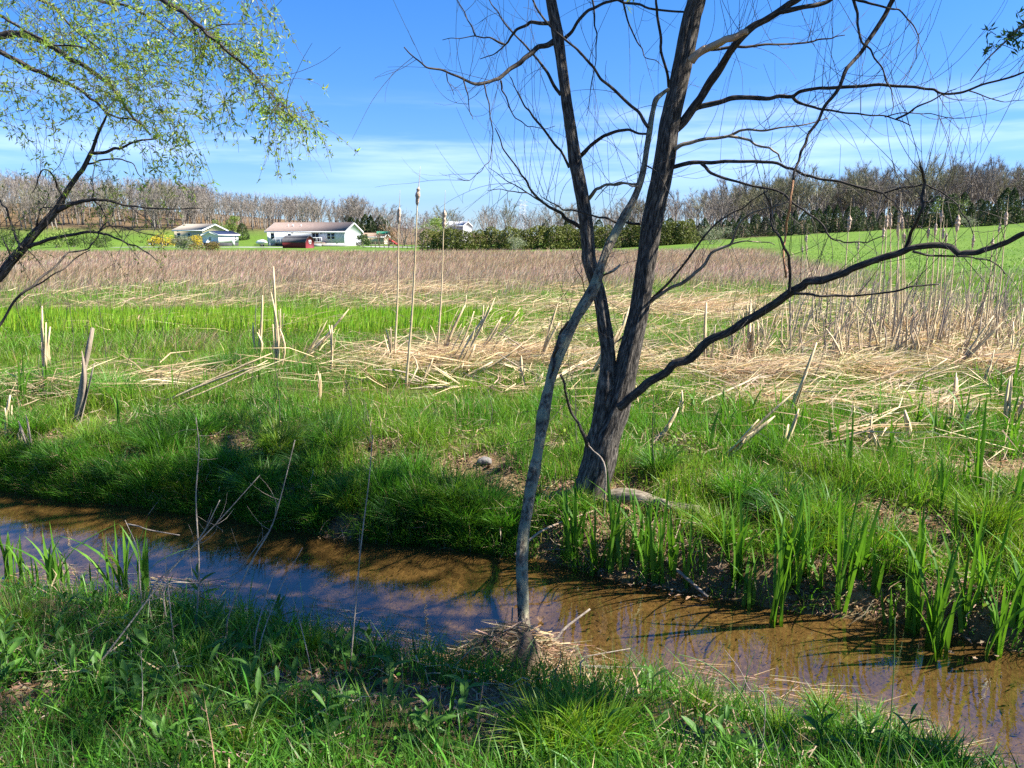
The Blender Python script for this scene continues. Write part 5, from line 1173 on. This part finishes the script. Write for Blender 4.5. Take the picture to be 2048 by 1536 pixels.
# ragged upright sheaves between them
for k in range(140):
    px = random.choice((random.gauss(1790, 80), random.gauss(1800, 60), random.gauss(1950, 60), random.gauss(1500, 45), random.uniform(1640, 2060))); py = random.uniform(645, 745); p = GT(min(px, 2090), py)
    o = tag(link('reed_sheaf', rm[k % 6]), 'ragged upright dead reed sheaf among the stems of the right reed bed', 'reed', 'upright reed sheaves of the right bed')
    s = random.uniform(.3, .85); o.location = p - (0, 0, .03); o.scale = (s, random.uniform(.5, 1.0), random.uniform(.5, 1.0)); o.rotation_euler = (random.uniform(0, 6), -math.pi / 2 + random.gauss(.1, .22), random.gauss(0, .5))
# cattails with fluffy heads
HEADS = [(798, 432, 28, 787, 738), (836, 393, 32, 811, 778), (888, 440, 32, 873, 718),
         (1698, 448, 28, 1672, 690), (1774, 443, 24, 1755, 700), (1781, 441, 26, 1776, 690), (1799, 434, 26, 1782, 705), (1804, 448, 24, 1800, 690), (1796, 460, 24, 1793, 700), (1767, 467, 20, 1745, 690), (1883, 434, 22, 1860, 690), (1915, 448, 30, 1885, 695), (1871, 460, 22, 1850, 700), (1886, 468, 20, 1872, 680), (1892, 476, 20, 1880, 700), (1946, 482, 24, 1925, 690), (2012, 439, 26, 1985, 690), (1999, 456, 18, 1970, 680), (1985, 487, 18, 1965, 700), (1613, 478, 14, 1606, 620), (1717, 492, 16, 1705, 650), (1808, 475, 18, 1805, 690), (1857, 467, 20, 1838, 700), (1614, 497, 12, 1612, 615), (1605, 500, 12, 1602, 615)]
HEADS.sort()
for k, (hx, hy, hl, bx, by) in enumerate(HEADS):
    p = GT(bx, by); Yc = p[1]; top, bot = P(hx + .06 * (hx - bx), hy - hl * .6, Yc), P(hx - .06 * (hx - bx), hy + hl * .55, Yc)
    lab = f'{ordinal(k + 1)} fluffy-headed cattail from the left, ' + ('one of the tall trio' if hx < 1000 else 'in the right reed bed')
    o = thing('cattail', p, lab, 'cattail', 'cattails with fluffy heads')
    m = MB(); mid = (p + bot) / 2 + np.array((.02, 0, 0)); m.tube([p - (0, 0, .05), mid, bot, top, top + (top - bot) * 1.1], [.019, .012, .007, .005, .0014], 5, 5); m.build('stem', M_REED, o, o.location, True)
    m = MB(); r_ = np.random.default_rng(500 + k); n = 9; R0 = max(.010, hl * PXM(Yc) * .12)
    m.tube([bot + (top - bot) * t for t in np.linspace(0, 1, n)], R0 * np.array([.3, .75, .95, .9, 1.05, .9, 1.0, .8, .3]) * r_.uniform(.7, 1.25, n), 12, 4, .32, k); hd = m.build('seed_head', M_FLUFF, o, o.location, True)
    m = MB(); ld = unit((r_.normal(.2, .4), r_.normal(0, .3), 1)); m.tube([p, p + ld * .3, p + ld * .55 + np.array((r_.normal(0, .12), 0, -.05))], [.012, .011, .003], 4, 2); m.build('dead_leaf', M_REED, o, o.location, True)

# ================================================================== SWORD-LEAVED PLANTS
def sword(seed, bend, wd=.021, ln=1.0):
    r_ = np.random.default_rng(seed); n = 8; V, q, t = [], [], []
    for k in range(n + 1):
        f = k / n; off = bend * f ** 2.4; z = ln * (f - .35 * abs(bend) * max(0, f - .45) ** 2 * 1.9)
        w_ = wd / 2 * (1 - .25 * f) * (1 if f < .62 else max(.04, 1 - ((f - .62) / .38) ** 1.5)); tw = r_.normal(0, .02) + .35 * f
        for s in (-1, 0, 1): V.append((off + s * w_ * math.sin(tw), s * w_ * math.cos(tw) + 0, z) if s else (off + .004, 0, z))
    for k in range(n):
        for s in (0, 1): q.append((3 * k + s, 3 * k + s + 1, 3 * k + 4 + s, 3 * k + 3 + s))
    return mesh_np('leaf', V, [np.array(q)], M_IRIS)
SW = [sword(600 + k, b_) for k, b_ in enumerate((.02, .06, .1, .16, .24, .38, .6, .85))]
def sword_clump(name, px, py, hpx, nl, label, cat, group, z=None, spread=.16, Ylim=None):
    p = GT(px, py) if z is None else GZ(px, py, z); p = np.array(p); p[2] = gz(p[0], p[1]) - .01
    o = thing(name, p, label, cat, group, 0); H_ = hpx * PXM(p[1])
    for k in range(int(nl * 1.5)):
        l_ = link('leaf', random.choice(SW[:5] if random.random() < .72 else SW[5:]), o); l_.location = (random.gauss(0, .022), random.gauss(0, .016), 0)
        s = H_ * random.uniform(.6, 1.08); l_.scale = (s * .9, random.uniform(.8, 1.25) * min(1.0, H_ / .45 + .2), s); l_.rotation_euler = (random.gauss(0, spread * .5), random.gauss(0, spread * .6), random.uniform(0, 6.28))
    return o
far_iris = [(1130, 1120, 70, 4), (1152, 1110, 110, 5), (1185, 1152, 190, 5), (1214, 1148, 210, 6), (1246, 1138, 130, 5), (1292, 1160, 220, 5), (1318, 1170, 240, 6), (1345, 1150, 170, 5), (1405, 1150, 110, 4), (1455, 1120, 160, 5), (1498, 1210, 150, 5), (1552, 1240, 300, 6), (1608, 1205, 240, 7), (1640, 1195, 160, 5), (1672, 1228, 330, 5), (1718, 1212, 190, 6), (1755, 1190, 130, 5), (1832, 1262, 150, 4), (1862, 1285, 270, 7), (1880, 1300, 210, 6), (1922, 1268, 330, 6), (1960, 1262, 230, 6), (1990, 1305, 240, 7), (2035, 1282, 260, 7)]
for k in range(18):
    px = random.uniform(1140, 2045); py = float(np.interp(px, (1090, 1330, 1620, 1920, 2048), (1118, 1180, 1230, 1277, 1312))) + random.uniform(-45, 8)
    far_iris.append((px, py, random.uniform(90, 230), random.randint(3, 6)))
far_iris.sort()
for k, (px, py, hp, nl) in enumerate(far_iris):
    sword_clump('sword_leaf_clump', px, py, hp, nl, f'green sword leaf clump, {ordinal(k + 1)} from left along the far waterline', 'water plant', 'sword leaf clumps along the far waterline', WZ if py > 1195 else None)
near_iris = [(18, 1150, 120, 5), (52, 1165, 125, 5), (112, 1188, 165, 8), (128, 1180, 140, 5), (70, 1172, 90, 4), (222, 1190, 150, 5), (246, 1172, 160, 5), (282, 1178, 165, 6), (170, 1182, 80, 3)]
near_iris.sort()
for k, (px, py, hp, nl) in enumerate(near_iris):
    sword_clump('sword_leaf_clump', px, py, hp, nl, f'green sword leaf clump, {ordinal(k + 1)} from left in the near left water', 'water plant', 'sword leaf clumps at the near left edge', WZ)
sh = []
for k in range(62):
    px, py = random.choice(((random.uniform(1380, 1640), random.uniform(830, 930)), (random.uniform(1600, 2050), random.uniform(850, 1010)), (random.uniform(1420, 2050), random.uniform(1000, 1130)), (random.uniform(1780, 2050), random.uniform(800, 900))))
    sh.append((px, py, random.uniform(70, 135), random.randint(2, 4)))
sh += [(1310, 965, 170, 2), (42, 800, 110, 5), (238, 870, 120, 4), (352, 790, 75, 2), (518, 762, 90, 3), (410, 800, 70, 3), (95, 790, 90, 3), (432, 815, 60, 2), (1205, 830, 90, 2), (800, 800, 60, 2), (1955, 985, 210, 4), (1690, 960, 170, 4)]
sh.sort()
def where(px, py): return 'grass of the far left bank' if px < 640 else 'grass near the big trunk' if px < 1360 else 'upper right bank behind the leaning reeds' if py < 935 else 'lower right bank above the waterline'
cnt = {}
for px, py, hp, nl in sh:
    wv = where(px, py); cnt[wv] = cnt.get(wv, 0) + 1
    sword_clump('cattail_shoot', px, py, hp, nl, f'young cattail shoots, {ordinal(cnt[wv])} from left in the {wv}', 'shoots', 'young cattail shoots', None, .12)

# ================================================================== TUSSOCKS
def tussock(seed, n, h, wd, base=.07, col=None):
    r_ = np.random.default_rng(seed); a = r_.uniform(0, 6.28, n); rr = base * np.sqrt(r_.random(n)); pos = np.stack([np.cos(a) * rr, np.sin(a) * rr, np.full(n, -.02)], 1)
    hh = h * r_.uniform(.45, 1.05, n); c = np.clip((GREEN if col is None else col) * (1 + .22 * r_.standard_normal((n, 1))) * (1 + .1 * r_.standard_normal((n, 3))), .01, .9)
    dead = r_.random(n) < .06; c[dead] = STRAW * .8; hh[dead] *= .6
    return blades('tussock', pos, hh, r_.uniform(.6, 1.2, n) * wd, a + r_.normal(0, .5, n), r_.uniform(.25, .95, n), c, M_GRASS, 4)
TU = [tussock(700 + k, 520, .40, .0058, .11, (GREEN, GREEN * .8, LIME * .75, GREEN * 1.1, DEEP * 1.2)[k]) for k in range(5)]; TUN = [tussock(720 + k, 330, .36, .0068, .07, LIME * (.8 + .1 * k)) for k in range(3)]
tus = [(60, 870, 1), (180, 895, .9), (330, 915, 1.1), (400, 870, 1), (455, 940, .9), (520, 985, 1), (560, 905, 1.1), (620, 945, 1.1), (665, 900, 1), (700, 1010, .8), (760, 985, 1), (830, 960, .9), (860, 1040, 1), (900, 1010, 1), (930, 1055, .9), (640, 1040, .8), (590, 1030, .9), (300, 985, .8), (230, 960, .9), (120, 930, .9), (450, 745, 1.1), (230, 800, 1.2), (1010, 1060, .8), (1440, 1085, .8), (1560, 1030, .9), (1650, 1050, 1), (1760, 1110, .9), (1980, 1060, 1), (1480, 1000, .9), (1320, 940, .8), (380, 990, .8), (800, 1045, .85), (970, 1020, .9)]
tus.sort()
cnt = {}
for k, (px, py, s) in enumerate(tus):
    wv = 'left stretch of the far bank' if px < 520 else 'far bank left of the thin tree' if px < 1050 else 'far bank right of the big trunk'; cnt[wv] = cnt.get(wv, 0) + 1
    o = tag(link('grass_tussock', TU[k % 5]), f'arching grass tussock, {ordinal(cnt[wv])} from left on the {wv}', 'tussock', 'tussocks of the far bank'); o.location = GT(px, py); s *= 1.15; o.scale = (s, s, s * random.uniform(.75, 1.0)); o.rotation_euler = (0.15, 0, random.uniform(0, 6.28))
nt_ = [(1090, 1505, 1.0), (1150, 1480, 1.05), (1190, 1515, 1.0), (1120, 1530, .9), (1235, 1490, .7), (1650, 1440, .6), (1560, 1480, .5), (1750, 1480, .6), (1400, 1420, .45), (1860, 1530, .5), (480, 1500, .6), (30, 1260, .6), (400, 1330, .5), (620, 1300, .45), (780, 1260, .4), (560, 1440, .5), (250, 1260, .45), (1480, 1440, .45)]
nt_.sort()
for k, (px, py, s) in enumerate(nt_):
    o = tag(link('grass_tussock', TUN[k % 3]), f'fresh green grass tussock, {ordinal(k + 1)} from the left on the near bank', 'tussock', 'tussocks of the near bank'); o.location = GT(px, min(py, 1530)); o.scale = (s, s, s); o.rotation_euler = (0, 0, random.uniform(0, 6.28))

# ================================================================== BROAD-LEAVED WEEDS on the near bank
def broad(seed, wd, curl):
    r_ = np.random.default_rng(seed); n = 7; V, q = [], []
    for k in range(n + 1):
        f = k / n; w_ = wd / 2 * math.sin(math.pi * min(1, f * .93 + .04)) ** .8 * (1 if f < .97 else .15); x = f * (1 - .12 * curl * f); z = .30 * f - curl * f * f
        for s in (-1, -.5, 0, .5, 1): V.append((x, s * w_, z + abs(s) * w_ * .35 + r_.normal(0, .004)))
    for k in range(n):
        for s in range(4): q.append((5 * k + s, 5 * k + s + 1, 5 * k + 6 + s, 5 * k + 5 + s))
    return mesh_np('leaf', V, [np.array(q)], M_WEED)
BL = [broad(800 + k, w_, c_) for k, (w_, c_) in enumerate(((.22, .1), (.26, .3), (.2, .5), (.3, .2), (.24, .7)))]
M_WSTEM = surf('green_stem', (.06, .12, .03), (.1, .17, .04), 10, .5, .1)
st_m = MB(); st_m.tube([(0, 0, -.02), (.01, 0, .5), (0, .01, 1.0)], [.03, .024, .012], 5, 2); WST = st_m.mesh('stem', M_WSTEM, True)
wd_ = []
for k in range(74):
    px, py = (random.uniform(0, 900), random.uniform(1225, 1530)) if k < 54 else (random.uniform(900, 1950), random.uniform(1400, 1530))
    p = GT(px, py)
    if p[1] > Yn(p[0]) - .03 or dirt(np.array([p[0]]), np.array([p[1]]))[0] > .6 or (px < 255 and py > 1440): continue
    wd_.append((px, py, p))
wd_ += [(a, b, GT(a, b)) for a, b in ((300, 1340), (345, 1400), (590, 1385), (460, 1330), (420, 1280), (330, 1520), (560, 1245), (240, 1370), (400, 1205))]
wd_.sort(key=lambda v: v[0])
cnt = {}
for k, (px, py, p) in enumerate(wd_):
    wv = 'near bank left of the drift heap' if px < 900 else 'near bank right of the drift heap'; cnt[wv] = cnt.get(wv, 0) + 1
    o = thing('broadleaf_weed', p, f'leafy green weed, {ordinal(cnt[wv])} from left on the {wv}', 'weed', 'broad-leaved weeds of the near bank', random.uniform(0, 6.28))
    H_ = random.uniform(.08, .2); s_ = link('stem', WST, o); s_.scale = (.12, .12, H_)
    nl = random.randint(5, 8)
    for j in range(nl):
        f = j / (nl - 1); l_ = link('leaf', random.choice(BL), o); l_.location = (0, 0, H_ * (.1 + .9 * f)); s = random.uniform(.10, .18) * (1 - .45 * f); l_.scale = (s, s, s); l_.rotation_euler = (random.gauss(0, .2), -.15 - .75 * f + random.gauss(0, .15), j * 2.4 + random.gauss(0, .3))

# ================================================================== DRIFT HEAP at the thin tree, sticks, log, fallen leaves
hb = GZ(1040, 1325, WZ); 
heap = thing('drift_heap', (hb[0], hb[1], WZ), 'heap of tangled straw and twigs caught against the thin leaning tree', 'drift heap')
r_ = np.random.default_rng(900); n = 1500
th = r_.uniform(0, 6.28, n); rr = np.sqrt(r_.random(n)); hx = hb[0] - .05 + .33 * rr * np.cos(th); hy = hb[1] - .08 + .18 * rr * np.sin(th); hz = WZ + .26 * np.clip(1 - rr ** 1.6, 0, 1) * r_.random(n) ** .6 + .02
an = r_.normal(.1, .6, n) + np.where(r_.random(n) < .5, np.pi, 0); ln = r_.uniform(.06, .26, n); d = np.stack([np.cos(an), np.sin(an) * .8, r_.normal(-.05, .22, n)], 1) * ln[:, None]
p0 = np.stack([hx, hy, hz], 1) - d * .5; sv = np.cross(d, r_.normal(0, 1, (n, 3))); sv /= np.linalg.norm(sv, axis=1)[:, None]; sv *= r_.uniform(.0016, .0042, n)[:, None]; mdl = p0 + d * .5 + (0, 0, .012)
V = np.stack([p0 - sv, p0 + sv, mdl - sv, mdl + sv, p0 + d], 1).reshape(-1, 3); b = np.arange(n)[:, None] * 5
o = link('straw', mesh_np('straw', V, [b + np.array([[0, 1, 3, 2]]), b + np.array([[2, 3, 4]])], M_DRY, True, {'col': (np.repeat(vary((.40, .285, .165), n, .35, .08), 5, 0), 'FLOAT_COLOR')}), heap, heap.location); tag(o, kind='stuff')
m = MB(); gxx = np.linspace(-1, 1, 13); V = []
for a_ in gxx:
    for b_ in gxx:
        q_ = max(0, 1 - (a_ * a_ + b_ * b_)); V.append((hb[0] - .04 + a_ * .27, hb[1] - .08 + b_ * .2, WZ - .06 + .27 * q_ ** .8 * (.6 + .8 * vnoise(a_ * 4 + 9, b_ * 4 + 9, 3))))
m.add(V, [(13 * i_ + j_, 13 * i_ + j_ + 1, 13 * i_ + j_ + 14, 13 * i_ + j_ + 13) for i_ in range(12) for j_ in range(12)]); m.build('packed_core', surf('packed_silt', (.08, .055, .035), (.2, .14, .09), 30, .95, .6), heap, heap.location, True)
def stick(parent, a, b_, w0, w1, mat=None, name='stick', bow=.03, seed=0):
    r_ = np.random.default_rng(seed + 1000); a, b_ = np.asarray(a), np.asarray(b_); mid = (a + b_) / 2 + r_.normal(0, bow, 3) * np.array([1, .5, .6]); q1 = (a + mid) / 2 + r_.normal(0, bow * .3, 3); m = MB(); m.tube([a, q1, mid, b_], [w0, (w0 * 2 + w1) / 3, (w0 + w1) / 2, w1], 6, 5, .12, seed % 40)
    return m.build(name, mat or M_STICK, parent, parent.location if parent else None, True)
for k, (ax_, ay_, bx_, by_, w0) in enumerate(((1085, 1300, 1180, 1218, 7), (1000, 1345, 845, 1305, 5), (1020, 1330, 1025, 1215, 5), (1010, 1310, 1010, 1370, 6), (1080, 1330, 1260, 1310, 4), (1090, 1320, 1225, 1352, 4), (985, 1330, 900, 1345, 4), (1060, 1290, 1075, 1270, 5), (1000, 1320, 870, 1400, 4), (1050, 1370, 1300, 1375, 4))):
    Yh = hb[1]; a_ = P(ax_, ay_, Yh); b_ = P(bx_, by_, Yh + (.12 if by_ < ay_ else -.08)); a_[2] = max(a_[2], WZ - .02); b_[2] = max(b_[2], WZ + .012, gz(b_[0], b_[1]) + .01)
    stick(heap, a_, b_, w0 * PXM(Yh) / 2, w0 * PXM(Yh) / 3, M_STICK, 'stick', .012, k)
# log on the far bank
a_, b_ = GT(1215, 1012), GT(1398, 1040)
lg = thing('fallen_log', a_, 'short weathered grey-brown log on the bank right of the big trunk', 'log'); m = MB()
m.tube([a_ + (0, 0, .07), a_ * .7 + b_ * .3 + (0, 0, .1), a_ * .35 + b_ * .65 + (0, 0, .06), b_ + (0, 0, .07)], [.05, .055, .045, .035], 14, 6, .22, 7); m.build('wood', M_BRANCHP, lg, lg.location, True, True)
m = MB(); c_ = a_ * .5 + b_ * .5; m.tube([c_ + (0, 0, .08), c_ + (.05, -.1, .12), c_ + (.09, -.16, .1)], [.03, .024, .018], 8, 4, .2, 8); m.build('branch_stub', M_BRANCHP, lg, lg.location, True, True)
# single sticks and dead stems: (x, y) start, end, width px, Y at the end (None = on the ground), label
STK = [((1060, 1100), (1205, 1020), 6, 'reddish bare stick slanting between the thin tree and the big trunk', M_DEADWOOD, None),
       ((1330, 1120), (1415, 1205), 10, 'pale stick lying on the waterline right of the big trunk', M_STICK, None),
       ((1200, 1385), (1365, 1425), 8, 'bent stick lying along the near edge right of the drift heap', M_STICK, None),
       ((855, 1440), (1075, 1395), 9, 'grey stick lying on the near bank in front of the drift heap', M_STICK, None),
       ((860, 1330), (700, 1318), 5, 'thin stick running left from the drift heap over the grass', M_STICK, None),
       ((1190, 1500), (1500, 1505), 7, 'pale stick lying at the bottom edge right of the big near tussock', M_STICK, None),
       ((870, 1425), (1000, 1400), 5, 'thin pale stick beside the grey stick on the near bank', M_STICK, None),
       ((650, 1395), (780, 1330), 5, 'thin dead stick on the near bank left of the drift heap', M_STICK, None),
       ((255, 1050), (360, 1075), 4, 'small pale stick poking over the water at the left', M_STICK, 4.9),
       ((0, 1520), (140, 1400), 6, 'dead stick at the bottom left corner', M_STICK, None)]
for k, (a, b_, wd, lab, mt, yy) in enumerate(STK):
    p, t = GT(*a), GT(*b_)
    if yy: p, t = P(*a, yy), P(*b_, yy)
    p[2] = max(p[2], WZ); t[2] = max(t[2], WZ)
    if k == 0: p, t = P(1030, 1112, 4.7), P(1200, 1022, 5.2)
    o = thing('stick', p, lab, 'stick'); wd = wd * PXM(p[1]) / 2
    stick(o, p + (0, 0, wd), t + (0, 0, wd + .01), wd, wd * .6, mt, 'wood', .03, 30 + k)
# upright dead weed stems of the near bank: polyline px, distance, width
STEMS = [([(140, 1402), (235, 1280), (330, 1155), (400, 1075), (440, 1000)], 3.0, 5, 'long bleached dead stem slanting up from the bottom left over the water'),
         ([(385, 1330), (398, 1150), (392, 1000), (398, 900), (392, 835)], 3.6, 4.5, 'tall crooked grey stem standing before the left water'),
         ([(455, 1240), (500, 1130), (540, 1060), (560, 1000), (590, 880)], 3.5, 4.5, 'tall pale stem curving up to the right before the far tussocks'),
         ([(700, 1340), (712, 1200), (722, 1090), (738, 960), (745, 870)], 3.3, 4.5, 'tall straight grey stem standing left of the thin tree'),
         ([(300, 1185), (360, 1120), (430, 1050), (520, 950)], 3.7, 4, 'dead stem crossing the long bleached stem over the water'),
         ([(330, 1175), (400, 1165), (470, 1148), (500, 1110), (540, 1060)], 3.6, 3.5, 'bowed dark stem hanging low over the left water'),
         ([(280, 1170), (275, 1100), (250, 1040)], 3.8, 3, 'short thin dead stem among the near left sword leaves'),
         ([(345, 1260), (335, 1160), (330, 1095)], 3.4, 3, 'thin dead stem left of the tall crooked grey stem'),
         ([(510, 1280), (530, 1200), (555, 1125)], 3.3, 3.5, 'short forked-looking dead stem beside the water strands'),
         ([(520, 1290), (560, 1180), (605, 1095)], 3.2, 3, 'dark dead stem leaning right beside the water strands'),
         ([(620, 1330), (590, 1210), (570, 1170)], 3.1, 2.5, 'thin dead stem leaning left beside the water strands'),
         ([(1530, 1400), (1500, 1380), (1480, 1340), (1450, 1300)], 2.5, 2.5, 'thin green-brown stem at the near right edge'),
         ([(275, 1480), (285, 1400), (282, 1300)], 2.6, 3, 'dark dead stem in the shaded weeds at bottom left'),
         ([(1210, 935), (1185, 900), (1176, 890)], 5.2, 4, 'thin pale stick leaning on the big trunk')]
for k, (pts, yy, wd, lab) in enumerate(STEMS):
    p0 = P(*pts[0], yy); g0 = GT(*pts[0]); line, rad = px_line(wline(pts, wd, max(1.2, wd * .4)), yy, yy + .15); foot = line[0].copy(); foot[2] = gz(foot[0], foot[1]) - .02
    if foot[2] < line[0][2] - .02: line = np.vstack([foot[None], line]); rad = np.concatenate([[rad[0]], rad])
    o = thing('dead_weed', line[0], lab, 'dead weed'); m = MB(); m.tube(line, rad, 5, 6, .1, k); m.build('stalk', M_STICK, o, o.location, True)
    if k < 6:
        r_ = np.random.default_rng(1200 + k); m = MB(); sl, sr = smooth_line(line, rad, 5)
        for j in range(7):
            i_ = r_.integers(len(sl) // 3, len(sl) - 1); tw_ = twig_curve(r_, sl[i_], unit(r_.normal(0, 1, 3) + np.array([0, 0, .8])), r_.uniform(.05, .2), .2, 4); m.tube(tw_, np.linspace(.0014, .0006, 5), 3, 1, cap=False)
        tag(m.build('side_twigs', M_STICK, o, o.location, True), kind='stuff')
RUSH = [([(1555, 1560), (1530, 1490), (1490, 1400), (1440, 1345), (1390, 1318), (1352, 1308)], 2.25, 5, 'green rush stem arching left over the sunny water'),
        ([(1560, 1545), (1545, 1470), (1525, 1425), (1505, 1395)], 2.2, 4, 'short green rush stem beside the arching one'),
        ([(1775, 1520), (1782, 1430), (1788, 1330), (1790, 1235)], 2.3, 4, 'straight dark rush stem standing against the sunny water')]
for k, (pts, yy, wd, lab) in enumerate(RUSH):
    line, rad = px_line(wline(pts, wd, 1.5), yy, yy + .1); foot = line[0].copy(); foot[2] = gz(foot[0], foot[1]) - .02
    if foot[2] < line[0][2]: line = np.vstack([foot[None], line]); rad = np.concatenate([[rad[0]], rad])
    o = thing('rush', line[0], lab, 'rush'); m = MB(); m.tube(line, rad, 6, 6); m.build('stalk', M_WSTEM, o, o.location, True)
# thin dead weeds on the far flat, left
M_THIN = M_TWIG
for k, (bx, by, tx, ty) in enumerate(sorted(((150, 760, 128, 560), (165, 770, 175, 600), (240, 770, 300, 590), (110, 720, 135, 610), (560, 870, 545, 690), (700, 860, 690, 760), (975, 860, 975, 780), (735, 900, 728, 800), (870, 860, 873, 820), (1155, 900, 1150, 760), (300, 740, 355, 590), (215, 740, 190, 570), (1310, 960, 1308, 790), (1600, 800, 1660, 640), (505, 800, 508, 720)))):
    p = GT(bx, by); t = P(tx, ty, p[1] + random.uniform(-.2, .2))
    o = thing('thin_dead_weed', p, f'thin dark dead weed, {ORD[k]} from left on the far bank', 'weed', 'thin dead weeds'); stick(o, p - (0, 0, .02), t, .0045, .002, M_THIN, 'stalk', .03, 60 + k)
    m = MB(); r_ = np.random.default_rng(1300 + k)
    for j in range(6):
        f = r_.uniform(.4, 1); tw_ = twig_curve(r_, p + (t - p) * f, unit(r_.normal(0, 1, 3) + np.array([0, 0, 1])), r_.uniform(.06, .25), .3, 4); m.tube(tw_, np.linspace(.002, .0008, 5), 3, 1, cap=False)
    tag(m.build('side_twigs', M_THIN, o, o.location, True), kind='stuff')
# fallen leaves
def dead_leaf(seed):
    r_ = np.random.default_rng(seed); n = 14; V = [(0, 0, .12)]
    for k in range(n):
        a_ = k / n * 6.283; R_ = (.62 + .38 * math.cos(a_ * 1) ) * (.75 if k % 2 else 1.05) * r_.uniform(.85, 1.1); V.append((R_ * math.cos(a_), R_ * .62 * math.sin(a_), .12 * math.sin(a_ * 2 + seed) + .22 * abs(math.sin(a_)) + r_.normal(0, .04)))
    return mesh_np('fallen_leaf', V, [np.array([(0, k + 1, (k + 1) % n + 1) for k in range(n)])], M_DEADLEAF)
DLM = [dead_leaf(1400 + k) for k in range(6)]
lf = [(850, 1410), (880, 1440), (905, 1462), (950, 1400), (1000, 1382), (1030, 1352), (965, 1385), (740, 1385), (660, 1370), (1490, 1520), (1515, 1505), (1080, 1290), (560, 1235), (700, 1410), (925, 1435), (990, 1430), (1040, 1440), (820, 1380), (60, 1420), (280, 1215), (1440, 1500), (1560, 1490), (600, 1340), (780, 1440), (1005, 1395), (1060, 1380), (1010, 1345), (870, 1390), (940, 1455), (1130, 1400)]
lf.sort()
for k, (px, py) in enumerate(lf):
    o = tag(link('fallen_leaf', DLM[k % 6]), f'curled brown fallen leaf, {ordinal(k + 1)} from the left on the near bank', 'leaf', 'fallen leaves on the near bank'); p = GT(px, py); s = random.uniform(.028, .055); o.location = p + (0, 0, .012); o.location.z = max(o.location.z, WZ + .01); o.scale = (s, s, s); o.rotation_euler = (random.gauss(.25, .3), random.gauss(0, .3), random.uniform(0, 6.28))
fl2 = [(1400, 975), (1480, 955), (960, 925), (975, 940), (1000, 945), (300, 920), (330, 930), (455, 880), (1210, 1085), (1300, 1075), (1370, 1130), (1440, 1145), (1840, 1060), (1890, 1070), (1730, 1020), (370, 760), (395, 770), (745, 900), (1328, 800), (1880, 950), (1960, 940), (2010, 955), (1270, 1050), (580, 960)]
fl2.sort()
for k, (px, py) in enumerate(fl2):
    o = tag(link('fallen_leaf', DLM[k % 6]), f'dry brown fallen leaf, {ordinal(k + 1)} from the left on the far bank', 'leaf', 'fallen leaves on the far bank'); p = GT(px, py); s = random.uniform(.05, .09); o.location = p + (0, 0, .025); o.scale = (s, s, s); o.rotation_euler = (random.gauss(.35, .35), random.gauss(0, .35), random.uniform(0, 6.28))
# floating pale leaves at the right edge
for k, (px, py) in enumerate(((1900, 1305), (1950, 1318), (1995, 1312), (2030, 1300))):
    o = tag(link('floating_leaf', DLM[k]), f'pale leaf floating below the right sword leaves, {ORD[k]} from left', 'leaf'); o.location = GZ(px, py, WZ + .004); o.scale = (.03, .03, .01); o.rotation_euler = (0, 0, k)
o = tag(link('stone', None) if False else link('bank_stone', dead_leaf(3)), 'rounded grey stone on the bare soil left of the thin tree', 'stone'); m = MB(); n = 9
m.tube([(-.06, 0, .01), (-.04, 0, .02), (0, .01, .03), (.04, 0, .025), (.06, 0, .01)], [.01, .028, .036, .03, .01], 10, 4, .25, 4); o.data = m.mesh('bank_stone', M_STONE, True); o.location = GT(968, 930)
